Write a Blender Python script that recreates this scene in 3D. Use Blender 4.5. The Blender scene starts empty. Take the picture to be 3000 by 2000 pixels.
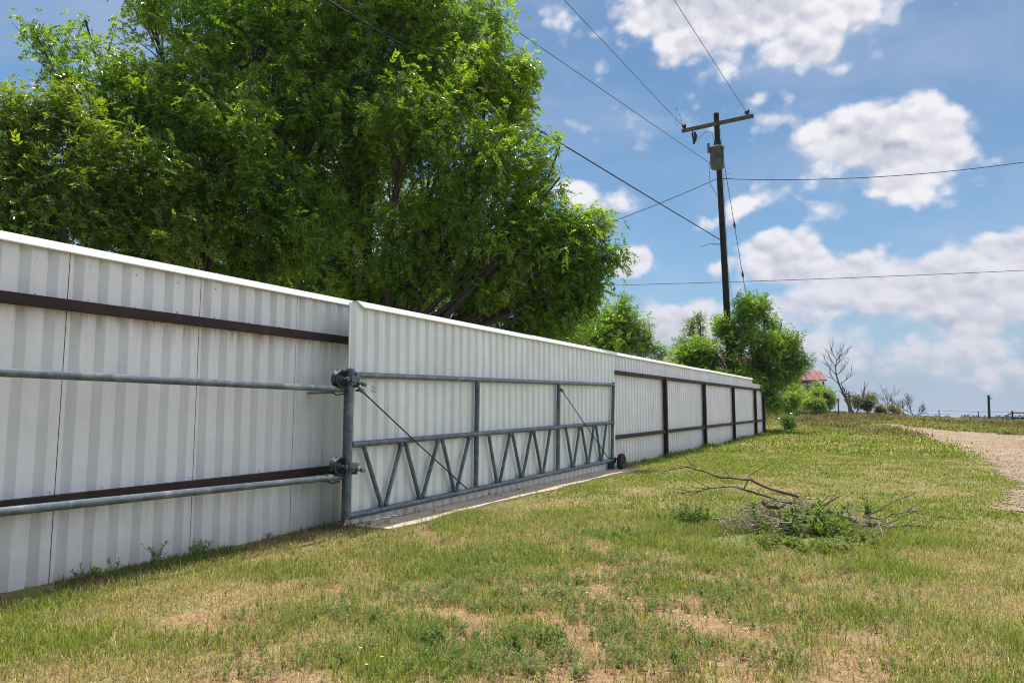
import bpy, math, random
import numpy as np
from mathutils import Vector, Matrix
random.seed(7); R = np.random.default_rng(7)
SC = bpy.context.scene; COL = SC.collection
PI = math.pi

# ------------------------------------------------------------------ camera
F_PX = 2150.0; PITCH = math.atan(228/F_PX)
cp, sp = math.cos(PITCH), math.sin(PITCH)
cam_d = bpy.data.cameras.new('camera'); cam = bpy.data.objects.new('camera', cam_d); COL.objects.link(cam)
cam_d.sensor_width = 36; cam_d.lens = F_PX/3000*36; cam_d.clip_start = .05; cam_d.clip_end = 9000
cam.location = (0, 0, 0); cam.rotation_euler = (PI/2+PITCH, 0, 0); SC.camera = cam

def ray(px, py):                      # direction with unit depth along +Y
    u, v = (px-1500)/F_PX, (1000-py)/F_PX
    d = np.array([u, cp - v*sp, sp + v*cp]); return d/d[1]
def at(px, py, Y): return ray(px, py)*Y

# ------------------------------------------------------------------ noise and terrain
def _hash(i, j, k, s):
    n = (i*374761393 + j*668265263 + k*2147483647 + s*1274126177) & 0xffffffff
    n = ((n ^ (n >> 13))*1274126177) & 0xffffffff
    return ((n ^ (n >> 16)) & 0xffff)/65535.0
def vnoise(x, y, z=0, s=0):
    x = np.asarray(x, float); y = np.asarray(y, float); z = np.asarray(z, float)+0*x
    xi, yi, zi = np.floor(x).astype(np.int64), np.floor(y).astype(np.int64), np.floor(z).astype(np.int64)
    fx, fy, fz = x-xi, y-yi, z-zi
    fx, fy, fz = fx*fx*(3-2*fx), fy*fy*(3-2*fy), fz*fz*(3-2*fz)
    def c(a, b, d): return _hash(xi+a, yi+b, zi+d, s)
    l = lambda a, b, t: a+(b-a)*t
    return l(l(l(c(0,0,0),c(1,0,0),fx), l(c(0,1,0),c(1,1,0),fx), fy), l(l(c(0,0,1),c(1,0,1),fx), l(c(0,1,1),c(1,1,1),fx), fy), fz)
def fbm(x, y, z=0, s=0, o=4):
    a, t, f, n = .5, 0, 1.0, 0
    for k in range(o):
        t = t + a*vnoise(np.asarray(x)*f, np.asarray(y)*f, np.asarray(z)*f, s+k); n += a; a *= .5; f *= 2.03
    return t/n
def sstep(a, b, x):
    t = np.clip((np.asarray(x, float)-a)/(b-a), 0, 1); return t*t*(3-2*t)
def g(x, y):
    x = np.asarray(x, float); y = np.asarray(y, float)
    z = -1 + .02*np.clip(y, -15, 46)
    z = z + .58*np.exp(-((x-15.5)/8.5)**2 - ((y-46)/15)**2)
    z = z - 1.7*sstep(54, 150, y)
    z = z + .05*(fbm(x*.45, y*.45, 0, 3, 3)-.5) + .018*(fbm(x*2.3, y*2.3, 0, 9, 3)-.5)
    return z
def gz(x, y): return float(g(x, y))
def ground_at(px, py):
    d = ray(px, py); Y = 1.01**np.arange(0, 602); zz = g(d[0]*Y, Y); h = np.nonzero(d[2]*Y <= zz)[0]; k = h[0] if len(h) else 601
    return np.array([d[0]*Y[k], Y[k], zz[k]])

# ------------------------------------------------------------------ fence coordinates: s along, q towards the fence, z up
TH = math.radians(28.15); DS = np.array([math.sin(TH), math.cos(TH)]); DQ = np.array([-math.cos(TH), math.sin(TH)])
def fw(s, q, z): return (DS[0]*s+DQ[0]*q, DS[1]*s+DQ[1]*q, z)
def onq(px, py, q):                   # pixel -> (s, z) on the vertical plane at distance q
    d = ray(px, py); Y = q/(d[0]*DQ[0]+d[1]*DQ[1]); p = d*Y
    return p[0]*DS[0]+p[1]*DS[1], p[2]
FMAT = Matrix(((DS[0], DQ[0], 0, 0), (DS[1], DQ[1], 0, 0), (0, 0, 1, 0), (0, 0, 0, 1)))

# ------------------------------------------------------------------ materials
def node_mat(name):
    m = bpy.data.materials.new(name); m.use_nodes = True
    nt = m.node_tree; b = nt.nodes['Principled BSDF']; return m, nt, b
def N(nt, typ, **kw):
    n = nt.nodes.new(typ)
    for k, v in kw.items():
        if k.startswith('i_'): n.inputs[k[2:].replace('_', ' ')].default_value = v
        else: setattr(n, k, v)
    return n
def ramp(nt, fac, stops, interp='LINEAR'):
    r = nt.nodes.new('ShaderNodeValToRGB'); r.color_ramp.interpolation = interp
    while len(r.color_ramp.elements) < len(stops): r.color_ramp.elements.new(.5)
    for e, (p, c) in zip(r.color_ramp.elements, stops):
        e.position = p; e.color = (*c, 1) if len(c) == 3 else c
    nt.links.new(fac, r.inputs[0]); return r.outputs[0]
def mixc(nt, fac, a, b, typ='MIX'):
    m = nt.nodes.new('ShaderNodeMix'); m.data_type = 'RGBA'; m.blend_type = typ
    for sck, v in ((m.inputs[0], fac), (m.inputs[6], a), (m.inputs[7], b)):
        if isinstance(v, bpy.types.NodeSocket): nt.links.new(v, sck)
        elif isinstance(v, (int, float)): sck.default_value = v
        else: sck.default_value = (*v, 1)
    return m.outputs[2]
def mth(nt, op, a, b=None, c=None, clamp=False):
    m = nt.nodes.new('ShaderNodeMath'); m.operation = op; m.use_clamp = clamp
    for k, v in enumerate((a, b, c)):
        if v is None: continue
        if isinstance(v, bpy.types.NodeSocket): nt.links.new(v, m.inputs[k])
        else: m.inputs[k].default_value = v
    return m.outputs[0]
def objco(nt, scale=(1, 1, 1), kind='Object'):
    t = nt.nodes.new('ShaderNodeTexCoord'); mp = nt.nodes.new('ShaderNodeMapping')
    mp.inputs['Scale'].default_value = scale; nt.links.new(t.outputs[kind], mp.inputs[0]); return mp.outputs[0]
def noise(nt, vec, scale, detail=5, rough=.6, dist=0):
    n = nt.nodes.new('ShaderNodeTexNoise'); n.inputs['Scale'].default_value = scale; n.inputs['Detail'].default_value = detail
    n.inputs['Roughness'].default_value = rough; n.inputs['Distortion'].default_value = dist
    nt.links.new(vec, n.inputs['Vector']); return n.outputs['Fac']
def bump(nt, b, h, strength, dist=.01):
    n = nt.nodes.new('ShaderNodeBump'); n.inputs['Strength'].default_value = strength; n.inputs['Distance'].default_value = dist
    nt.links.new(h, n.inputs['Height']); nt.links.new(n.outputs[0], b.inputs['Normal'])

def mat_generic(name, ca, cb, scale=6, rough=.7, metal=0, bmp=.2, bdist=.004, stretch=(1, 1, 1), lo=.35, hi=.65, cc=None):
    m, nt, b = node_mat(name); v = objco(nt, stretch)
    f = noise(nt, v, scale, 8, .65)
    col = ramp(nt, f, [(lo, ca), (hi, cb)])
    if cc:
        f2 = noise(nt, v, scale*.23+.5, 6, .7); k = ramp(nt, f2, [(.52, (0,0,0)), (.68, (1,1,1))])
        col = mixc(nt, k, col, cc)
    nt.links.new(col, b.inputs['Base Color']); b.inputs['Roughness'].default_value = rough; b.inputs['Metallic'].default_value = metal
    bump(nt, b, noise(nt, v, scale*6, 6, .7), bmp, bdist); return m

def mat_sheet(name, base, rust_lines):
    """white painted ribbed steel; rust_lines = heights (fence z minus tilt) of rails that weep rust"""
    m, nt, b = node_mat(name)
    tc = nt.nodes.new('ShaderNodeTexCoord'); sx = nt.nodes.new('ShaderNodeSeparateXYZ'); nt.links.new(tc.outputs['Object'], sx.inputs[0])
    v = objco(nt)
    dirt = ramp(nt, noise(nt, v, 1.7, 8, .7), [(.35, tuple(c*.86 for c in base)), (.65, base)])
    vs = objco(nt, (7, 7, .5)); streak = ramp(nt, noise(nt, vs, 1.6, 6, .7), [(.45, (1,1,1)), (.78, (.89,.88,.86))])
    col = mixc(nt, 1.0, dirt, streak, 'MULTIPLY')
    speck = ramp(nt, noise(nt, v, 62, 3, .6), [(.66, (1,1,1)), (.74, (.66,.62,.56))])
    col = mixc(nt, .6, col, speck, 'MULTIPLY')
    # soil splash close to the ground
    gl = mth(nt, 'SUBTRACT', sx.outputs[2], mth(nt, 'MULTIPLY', sx.outputs[0], .0186))
    low = mth(nt, 'MULTIPLY', mth(nt, 'SUBTRACT', 1.0, mth(nt, 'DIVIDE', mth(nt, 'ADD', gl, 1.03), .28, clamp=True), clamp=True), noise(nt, v, 9, 6, .7))
    col = mixc(nt, mth(nt, 'MULTIPLY', low, .9, clamp=True), col, (.42, .33, .23))
    vr = objco(nt, (26, 26, 1.6)); rn = noise(nt, vr, 1.0, 6, .75, .4)
    for (z0, k, ln, amt) in rust_lines:
        d = mth(nt, 'SUBTRACT', mth(nt, 'ADD', mth(nt, 'MULTIPLY', sx.outputs[0], k), z0), sx.outputs[2])      # distance below rail
        fall = mth(nt, 'SUBTRACT', 1.0, mth(nt, 'DIVIDE', d, ln), clamp=True)
        below = mth(nt, 'GREATER_THAN', d, 0.0)
        rm = mth(nt, 'MULTIPLY', mth(nt, 'MULTIPLY', mth(nt, 'POWER', fall, 2.2), below), ramp(nt, rn, [(.46, (0,0,0)), (.64, (1,1,1))]))
        col = mixc(nt, mth(nt, 'MULTIPLY', rm, amt*1.25, clamp=True), col, (.42, .22, .07))
    nt.links.new(col, b.inputs['Base Color']); b.inputs['Roughness'].default_value = .38; b.inputs['Specular IOR Level'].default_value = .5
    bump(nt, b, noise(nt, v, 3.0, 3, .5), .12, .02); return m

M = {}
M['sheet_left'] = mat_sheet('white_sheet_weathered', (.74, .75, .755), [(.602, .0099, .20, .75), (-.533, .0185, .34, .45)])
M['sheet_gate'] = mat_sheet('white_sheet_gate', (.76, .81, .795), [])
M['sheet_right'] = mat_sheet('white_sheet_right', (.76, .77, .79), [(.52, .0186, .2, .5)])
M['trim'] = mat_generic('white_trim', (.74, .74, .73), (.82, .82, .81), 3, .45, 0, .05)
M['rust'] = mat_generic('brown_rusty_steel', (.010, .0045, .0035), (.022, .008, .005), 14, .75, 0, .35, .003, cc=(.05, .018, .009))
M['galv'] = mat_generic('galvanised_pipe', (.085, .115, .14), (.17, .205, .23), 22, .42, .5, .12, .002, cc=(.29, .30, .30))
M['weld'] = mat_generic('galvanised_dull', (.065, .095, .115), (.15, .185, .21), 18, .55, .4, .2, .002, cc=(.24, .245, .25))
M['dark_steel'] = mat_generic('dark_steel', (.03, .04, .045), (.09, .10, .105), 30, .45, .7, .2, .002)
M['rubber'] = mat_generic('black_rubber', (.016, .015, .014), (.04, .036, .032), 25, .85, 0, .3, .002)
M['redhub'] = mat_generic('rusty_hub', (.06, .025, .018), (.10, .05, .035), 25, .7, 0, .3, .002)
M['concrete'] = mat_generic('pale_concrete', (.42, .33, .24), (.56, .46, .35), 5, .9, 0, .4, .006, cc=(.35, .27, .2))
M['polewood'] = mat_generic('creosoted_wood', (.008, .007, .0065), (.020, .016, .015), 5, .9, 0, .5, .006, (9, 9, .5), cc=(.055, .045, .038))
M['armwood'] = mat_generic('weathered_wood', (.07, .055, .042), (.16, .13, .10), 7, .85, 0, .4, .004)
M['can'] = mat_generic('grey_painted_can', (.065, .075, .085), (.105, .115, .125), 5, .55, 0, .1, .003, cc=(.10, .075, .055))
M['porcelain'] = mat_generic('dark_porcelain', (.02, .012, .010), (.04, .02, .015), 10, .6, 0, .05)
M['cable'] = mat_generic('black_cable', (.012, .012, .013), (.03, .03, .032), 20, .6, 0, .1)
M['line'] = mat_generic('weathered_conductor', (.05, .05, .055), (.09, .09, .095), 20, .6, .3, .1)
M['bark'] = mat_generic('dark_bark', (.035, .026, .02), (.095, .075, .058), 9, .9, 0, .8, .012, (3, 3, .6))
M['branch'] = mat_generic('grey_brown_branch', (.06, .045, .038), (.20, .165, .14), 12, .9, 0, .5, .004)
M['twig'] = mat_generic('grey_twig', (.20, .155, .12), (.46, .39, .32), 12, .85, 0, .4, .003)
M['deadwood'] = mat_generic('grey_dead_wood', (.09, .075, .065), (.23, .195, .17), 9, .9, 0, .5, .004)
M['redroof'] = mat_generic('red_metal_roof', (.20, .07, .07), (.29, .115, .11), 2, .6, 0, .1)
M['whitewall'] = mat_generic('white_house_wall', (.68, .68, .67), (.80, .80, .79), 2, .7, 0, .1)
M['darkglass'] = mat_generic('dark_window', (.02, .025, .03), (.05, .06, .07), 2, .1, 0, .02)
M['stone'] = mat_generic('pale_stone', (.30, .21, .16), (.55, .43, .34), 8, .9, 0, .4, .004)
M['yellow'] = mat_generic('yellow_petal', (.80, .58, .02), (.9, .75, .05), 20, .6, 0, .05)
M['bluegreen'] = mat_generic('far_foliage', (.020, .040, .022), (.05, .085, .04), .8, .9, 0, .8, .3)

def mat_leaf(name, gain=(1, 1, 1), trans=.38, rough=.36, tgain=(2.6, 2.2, .9), spec=.5):
    m, nt, b = node_mat(name)
    a = N(nt, 'ShaderNodeVertexColor', layer_name='Col')
    col = mixc(nt, 1.0, a.outputs[0], gain, 'MULTIPLY')
    nt.links.new(col, b.inputs['Base Color']); b.inputs['Roughness'].default_value = rough; b.inputs['Specular IOR Level'].default_value = spec
    t = nt.nodes.new('ShaderNodeBsdfTranslucent'); nt.links.new(mixc(nt, 1.0, col, tgain, 'MULTIPLY'), t.inputs[0])
    mx = nt.nodes.new('ShaderNodeMixShader'); mx.inputs[0].default_value = trans
    nt.links.new(b.outputs[0], mx.inputs[1]); nt.links.new(t.outputs[0], mx.inputs[2])
    nt.links.new(mx.outputs[0], nt.nodes['Material Output'].inputs[0]); return m
M['leaf'] = mat_leaf('green_leaf', (1.25, 1.28, 1.1), .42, .24, (2.9, 2.8, .8), .8)
M['blade'] = mat_leaf('grass_blade', trans=.3, rough=.6, tgain=(1.5, 1.45, .8), spec=.25)
M['weedleaf'] = mat_leaf('weed_leaf', trans=.3, rough=.5, tgain=(1.7, 1.7, .8), spec=.3)

def mat_ground():
    m, nt, b = node_mat('sandy_ground'); v = objco(nt)
    soil = ramp(nt, noise(nt, v, 3.2, 9, .68), [(.3, (.30, .17, .095)), (.5, (.47, .30, .19)), (.7, (.60, .42, .29))])
    fine = ramp(nt, noise(nt, v, 55, 6, .7), [(.35, (.62, .58, .52)), (.6, (1.05, 1.03, 1.0))])
    soil = mixc(nt, 1, soil, fine, 'MULTIPLY')
    lit = noise(nt, objco(nt, (1, 1, 1)), 22, 8, .75, 1.5)
    straw = ramp(nt, lit, [(.40, (.16, .12, .055)), (.55, (.36, .30, .15)), (.68, (.50, .42, .24))])
    grn = ramp(nt, noise(nt, v, 16, 8, .75, .8), [(.35, (.10, .13, .03)), (.55, (.22, .25, .075)), (.7, (.34, .34, .13))])
    gm = ramp(nt, noise(nt, v, .55, 6, .65), [(.40, (0,0,0)), (.60, (1,1,1))])
    cover = mixc(nt, gm, straw, grn)
    a = N(nt, 'ShaderNodeVertexColor', layer_name='Col'); sx = nt.nodes.new('ShaderNodeSeparateColor'); nt.links.new(a.outputs[0], sx.inputs[0])
    cv = mth(nt, 'ADD', sx.outputs[0], mth(nt, 'MULTIPLY', mth(nt, 'SUBTRACT', noise(nt, v, 12, 7, .75), .5), 1.3), clamp=True)
    col = mixc(nt, cv, soil, cover)
    far = mixc(nt, noise(nt, v, .13, 7, .7), (.20, .21, .075), (.34, .29, .15))
    col = mixc(nt, mth(nt, 'MULTIPLY', sx.outputs[1], .85), col, far)
    nt.links.new(col, b.inputs['Base Color']); b.inputs['Roughness'].default_value = .95; b.inputs['Specular IOR Level'].default_value = .1
    bump(nt, b, noise(nt, v, 26, 9, .75), .9, .025); return m
def mat_road():
    m, nt, b = node_mat('dirt_road'); v = objco(nt)
    c = ramp(nt, noise(nt, v, 1.3, 9, .7), [(.3, (.36, .265, .17)), (.5, (.46, .355, .245)), (.72, (.57, .455, .33))])
    vo = nt.nodes.new('ShaderNodeTexVoronoi'); vo.inputs['Scale'].default_value = 11; nt.links.new(v, vo.inputs['Vector'])
    st = ramp(nt, vo.outputs['Distance'], [(.05, (1.2, 1.18, 1.15)), (.45, (.72, .68, .66))])
    c = mixc(nt, .6, c, st, 'MULTIPLY'); c = mixc(nt, .6, c, ramp(nt, noise(nt, v, 40, 6, .7), [(.35, (.5,.45,.42)), (.6, (1.1,1.1,1.1))]), 'MULTIPLY')
    nt.links.new(c, b.inputs['Base Color']); b.inputs['Roughness'].default_value = .95; b.inputs['Specular IOR Level'].default_value = .1
    bump(nt, b, noise(nt, v, 30, 9, .75), .9, .03); return m
M['ground'] = mat_ground(); M['road'] = mat_road()

# ------------------------------------------------------------------ mesh helpers
class MB:
    def __init__(s): s.v = []; s.f = []; s.smooth = []
    def add(s, vs, fs, smooth=False):
        o = len(s.v); s.v += [tuple(map(float, p)) for p in vs]; s.f += [tuple(i+o for i in f) for f in fs]; s.smooth += [smooth]*len(fs)
    def box(s, lo, hi, M4=None, bev=0):
        (a, b, c), (d, e, f) = lo, hi
        vs = [(a,b,c),(d,b,c),(d,e,c),(a,e,c),(a,b,f),(d,b,f),(d,e,f),(a,e,f)]
        if M4 is not None: vs = [tuple(M4 @ Vector(p)) for p in vs]
        s.add(vs, [(0,3,2,1),(4,5,6,7),(0,1,5,4),(1,2,6,5),(2,3,7,6),(3,0,4,7)])
    def beam(s, a, b, w, h, up=(0, 0, 1)):
        a, b = Vector(a), Vector(b); x = (b-a).normalized(); y = Vector(up).cross(x).normalized(); z = x.cross(y)
        L = (b-a).length; mm = Matrix((x, y, z)).transposed().to_4x4(); mm.translation = a
        s.box((0, -w/2, -h/2), (L, w/2, h/2), mm)
    def tube(s, pts, rad, n=8, caps=True, jit=0):
        pts = [Vector(p) for p in pts]; m = len(pts)
        if not hasattr(rad, '__len__'): rad = [rad]*m
        vs = []; ref = Vector((0, 0, 1))
        for i, p in enumerate(pts):
            t = (pts[min(i+1, m-1)]-pts[max(i-1, 0)])
            if t.length < 1e-9: t = Vector((0, 0, 1))
            t.normalize()
            r0 = ref if abs(t.dot(ref)) < .95 else Vector((1, 0, 0))
            x = t.cross(r0).normalized(); y = t.cross(x)
            if i and x.dot(px) < 0: pass
            px = x
            for k in range(n):
                a = 2*PI*k/n; rr = rad[i]*(1+(random.uniform(-jit, jit) if jit else 0)); vs.append(p+x*math.cos(a)*rr+y*math.sin(a)*rr)
        fs = [(i*n+k, i*n+(k+1) % n, (i+1)*n+(k+1) % n, (i+1)*n+k) for i in range(m-1) for k in range(n)]
        s.add(vs, fs, True)
        if caps: s.add(vs[:n], [tuple(range(n))[::-1]]); s.add(vs[-n:], [tuple(range(n))])
    def lathe(s, prof, M4, n=20, smooth=True):      # prof: (r, h) about local z
        vs = []
        for r, h in prof:
            for k in range(n): a = 2*PI*k/n; vs.append(M4 @ Vector((r*math.cos(a), r*math.sin(a), h)))
        m = len(prof)
        s.add(vs, [(i*n+k, i*n+(k+1) % n, (i+1)*n+(k+1) % n, (i+1)*n+k) for i in range(m-1) for k in range(n)], smooth)
    def build(s, name, mat, parent=None, loc=None):
        me = bpy.data.meshes.new(name); 
        if loc is not None: s.v = [(p[0]-loc[0], p[1]-loc[1], p[2]-loc[2]) for p in s.v]
        me.from_pydata(s.v, [], s.f); me.polygons.foreach_set('use_smooth', s.smooth); me.materials.append(M[mat]); me.update()
        o = bpy.data.objects.new(name, me); COL.objects.link(o)
        if loc is not None: o.location = loc
        if parent: o.parent = parent
        return o
def tag(o, label=None, cat=None, group=None, kind=None):
    if label: o['label'] = label
    if cat: o['category'] = cat
    if group: o['group'] = group
    if kind: o['kind'] = kind
    return o
def thing(name, label, cat, loc=(0, 0, 0), group=None, mat4=None):
    o = bpy.data.objects.new(name, None); COL.objects.link(o); o.empty_display_size = .2
    if mat4 is not None: o.matrix_world = mat4
    o.location = loc; return tag(o, label, cat, group)
def np_mesh(name, V, Fa, mat, parent=None, col=None, smooth=False, nper=3):
    me = bpy.data.meshes.new(name); V = np.ascontiguousarray(V, np.float32); Fa = np.ascontiguousarray(Fa, np.int32)
    me.vertices.add(len(V)); me.vertices.foreach_set('co', V.ravel())
    me.loops.add(Fa.size); me.loops.foreach_set('vertex_index', Fa.ravel())
    me.polygons.add(len(Fa)); me.polygons.foreach_set('loop_start', np.arange(0, Fa.size, nper, dtype=np.int32))
    if smooth: me.polygons.foreach_set('use_smooth', np.ones(len(Fa), bool))
    else: me.polygons.foreach_set('use_smooth', np.zeros(len(Fa), bool))
    me.update(calc_edges=True)
    if col is not None:
        ca = me.color_attributes.new('Col', 'FLOAT_COLOR', 'POINT')
        c4 = np.ones((len(V), 4), np.float32); c4[:, :3] = col; ca.data.foreach_set('color', c4.ravel())
    me.materials.append(M[mat]); o = bpy.data.objects.new(name, me); COL.objects.link(o)
    if parent: o.parent = parent
    return o
def unit(a): return a/np.maximum(np.linalg.norm(a, axis=-1, keepdims=True), 1e-9)

# ------------------------------------------------------------------ road polygon (world XY)
ROAD = np.array([(3.6,3.2),(5.1,7.3),(7.2,11),(9.2,14.8),(10.6,18.3),(12.3,22),(14.0,27),(15.1,31),(15.7,31),(15.6,28),(15.4,25.5),(15.6,23),(16.4,21),(20,20),(30,19.5),(45,20),(45,-12),(0,-12)])
def sdf_poly(P, poly):
    x, y = P[:, 0], P[:, 1]; n = len(poly); d = np.full(len(P), 1e18); ins = np.zeros(len(P), bool)
    for i in range(n):
        a, b = poly[i], poly[(i+1) % n]; e = b-a; w0, w1 = x-a[0], y-a[1]
        t = np.clip((w0*e[0]+w1*e[1])/(e@e), 0, 1); d = np.minimum(d, (w0-e[0]*t)**2+(w1-e[1]*t)**2)
        c = ((a[1] > y) != (b[1] > y)) & (x < (b[0]-a[0])*(y-a[1])/(b[1]-a[1]+1e-12)+a[0]); ins ^= c
    return np.where(ins, -1, 1)*np.sqrt(d)
def road_d(x, y):
    x = np.asarray(x, float); y = np.asarray(y, float)
    return sdf_poly(np.stack([x, y], 1), ROAD) + 1.5*(fbm(x*.8, y*.8, 0, 31, 5)-.5)

def bare(x, y):           # 1 = covered, 0 = bare sand
    n = fbm(x*2.0, y*2.0, 0, 41, 4)*.35 + fbm(x*9.0, y*9.0, 0, 45, 3)*.65
    px = 1500+F_PX*x/np.maximum(y, .3)
    mid = np.exp(-((x-.35-.12*(y-3.5))/1.35)**2)*np.exp(-((y-3.2)/2.0)**2)   # thin worn patch in front of the gate
    return sstep(.30+.225*mid, .40+.225*mid, n)

# ------------------------------------------------------------------ ground
def graded(a, near, step, far, ratio=1.12):
    v = list(np.arange(-near, near+1e-6, step)); s = step
    while v[-1] < far: s *= ratio; v.append(v[-1]+s)
    s = step
    while v[0] > -far: s *= ratio; v.insert(0, v[0]-s)
    return np.array(v)+a
gx = graded(6, 15, .12, 3500); gy = graded(14, 18, .135, 4500)
gy = gy[gy > -400]
GX, GY = np.meshgrid(gx, gy); gxf, gyf = GX.ravel(), GY.ravel()
GV = np.stack([gxf, gyf, g(gxf, gyf)], 1); nx, ny = len(gx), len(gy)
ii = (np.arange(ny-1)[:, None]*nx+np.arange(nx-1)[None]).ravel(); GF = np.stack([ii, ii+1, ii+nx+1, ii+nx], 1)
qg = gxf*DQ[0]+gyf*DQ[1]; cv = np.maximum(bare(gxf, gyf), .9*sstep(3.9, 4.05, qg)); far = sstep(14, 45, np.hypot(gxf, gyf)); cv = np.maximum(cv, sstep(10, 25, np.hypot(gxf, gyf))*.85)
qf = gxf*DQ[0]+gyf*DQ[1]; sf = gxf*DS[0]+gyf*DS[1]
ground = np_mesh('ground', GV, GF, 'ground', col=np.stack([cv, far, 0*far], 1), smooth=True, nper=4); tag(ground, kind='structure')

# dirt road: its own sheet, ragged edge, 6 mm above
rsel = (gxf > 1) & (gxf < 40) & (gyf > -8) & (gyf < 34); rdv = np.full(len(gxf), 9.0); rdv[rsel] = road_d(gxf[rsel], gyf[rsel]) + .25*(fbm(gxf[rsel]*3.5, gyf[rsel]*3.5, 0, 91, 3)-.5)
fk = GF[(rdv[GF] < 0).all(1)]; used, inv = np.unique(fk.ravel(), return_inverse=True); RF = inv.reshape(-1, 4); RV = GV[used]+np.array([0, 0, .006])
tag(np_mesh('dirt_road', RV, RF, 'road', smooth=True, nper=4), kind='structure')

# gravel on the road
def pebbles(n, region, smin, smax, seed):
    r = np.random.default_rng(seed); P = region(r, n); n = len(P)
    base = np.array([(1,0,0),(-1,0,0),(0,1,0),(0,-1,0),(0,0,1),(0,0,-1)], float)
    F8 = np.array([(0,2,4),(2,1,4),(1,3,4),(3,0,4),(2,0,5),(1,2,5),(3,1,5),(0,3,5)])
    V = base[None]*r.uniform(.6, 1.25, (n, 6, 1))*r.uniform(smin, smax, (n, 1, 1))*np.stack([r.uniform(.8, 1.5, n), r.uniform(.7, 1.2, n), r.uniform(.4, .8, n)], 1)[:, None]
    a = r.uniform(0, 6.28, n); c, s_ = np.cos(a)[:, None], np.sin(a)[:, None]
    V = np.stack([V[..., 0]*c-V[..., 1]*s_, V[..., 0]*s_+V[..., 1]*c, V[..., 2]], 2)
    V += P[:, None]; return V.reshape(-1, 3), (F8[None]+6*np.arange(n)[:, None, None]).reshape(-1, 3)
def reg_road(r, n):
    a = r.uniform(math.radians(20), math.radians(48), n*3); d = 5+28*r.random(n*3)**1.3
    x, y = d*np.sin(a), d*np.cos(a); k = road_d(x, y) < -.1; x, y = x[k][:n], y[k][:n]; return np.stack([x, y, g(x, y)+.014], 1)
V_, F_ = pebbles(9000, reg_road, .005, .020, 5)
tag(np_mesh('gravel', V_, F_, 'stone'), kind='stuff', label='loose pale pinkish gravel scattered over the dirt road', cat='gravel')

# ------------------------------------------------------------------ fences and gate (local frame: x=s, y=q, z)
def base_z(s, q=4.28): return gz(DS[0]*s+DQ[0]*q, DS[1]*s+DQ[1]*q)
PITCHR = .1524
def sheet(mb, s0, s1, zlo, zhi, q, depth=.029, thick=.0012, rag=0):
    """ribbed sheet in fence frame: broad lands proud (towards camera, smaller q), narrow recessed grooves"""
    prof = []; s = s0; off = s0-math.floor(s0/PITCHR)*PITCHR
    k0 = math.floor(s0/PITCHR)-1; pts = []; ph = (s0 % PITCHR)-.060
    for k in range(k0-1, math.ceil(s1/PITCHR)+2):
        b = k*PITCHR+ph; pts += [(b, 0), (b+.080, 0), (b+.090, depth), (b+.103, depth), (b+.148, .001)]
    P = np.array(pts); ss = [s0]+[p for p in P[:, 0] if s0+1e-4 < p < s1-1e-4]+[s1]; dd = np.interp(ss, P[:, 0], P[:, 1])
    vs = []
    nz = 5
    for s_, d in zip(ss, dd):
        z0, z1 = zlo(s_), zhi(s_)
        for j in range(nz):
            t = j/(nz-1); vs.append((s_, q+d+.0025*math.sin(3.1*s_+4*t), z0+(z1-z0)*t))
    fs = [(i*nz+j, (i+1)*nz+j, (i+1)*nz+j+1, i*nz+j+1) for i in range(len(ss)-1) for j in range(nz-1)]
    mb.add(vs, fs)
    vb = [(a, b+thick+.001, c) for a, b, c in vs]; mb.add(vb, [f[::-1] for f in fs])
def line_z(p0, p1, q):
    (s0, z0), (s1, z1) = onq(*p0, q), onq(*p1, q); return lambda s: z0+(z1-z0)*(s-s0)/(s1-s0)
ID = Matrix.Identity(4)
QL = 4.28; QG = 4.02; QR = 4.16
topL = line_z((0, 684), (1020, 884), QL); topG = line_z((1045, 886), (1800, 1034), QG); topR = line_z((1800, 1034), (2205, 1110), QR)

def cap(mb, s0, s1, top, q, mitre=0):
    n = max(2, int((s1-s0)/1.5))
    for k in range(n):
        a, b = s0+(s1-s0)*k/n, s0+(s1-s0)*(k+1)/n
        P = [(-.006, .016), (-.036, -.034), (-.034, -.040), (-.005, -.002), (.05, -.002), (.052, -.05), (.056, -.05), (.056, .014)]
        vs = []
        for s_ in (a, b):
            for dq, dz in P:
                m_ = mitre*(-dz+.016) if (k == 0 and s_ == a) else 0
                vs.append((s_+m_, q+dq, top(s_)+dz))
        m = len(P); fs = [(i, i+m, (i+1) % m+m, (i+1) % m) for i in range(m)]+[tuple(range(m)), tuple(range(2*m-1, m-1, -1))]
        mb.add(vs, fs)

lf = thing('metal_fence', 'white ribbed metal fence with two dark brown rails, left of the sliding gate', 'fence', mat4=FMAT)
# 3 ft sheets, seams on the measured lines
seam = onq(573, 1200, QL)[0]
s_end = onq(1075, 1200, QL)[0]
edges = [seam-.914*4, seam-.914*3, seam-.914*2, seam-.914, seam, seam+.914, seam+1.828]
for a, b in zip(edges[:-1], edges[1:]):
    mb = MB(); b2 = min(b, s_end)
    sheet(mb, a+.0025, b2-.0025, lambda s: base_z(s)-.03, lambda s: topL(s)-.005, QL); mb.build('panel', 'sheet_left', lf)
    if b < s_end: mb = MB(); mb.beam((b, QL+.006, base_z(b)-.03), (b, QL+.006, topL(b)-.01), .012, .003, (0, 1, 0)); mb.build('seam_shade', 'dark_steel', lf)  # dark strip stands in for the shadow in the gap between sheets
mb = MB(); cap(mb, edges[0]-.5, s_end, topL, QL); mb.build('cap_trim', 'trim', lf)
railU = line_z((0, 868), (1020, 997), QL-.04); railL = line_z((0, 1484), (967, 1375), QL-.04)
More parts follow.
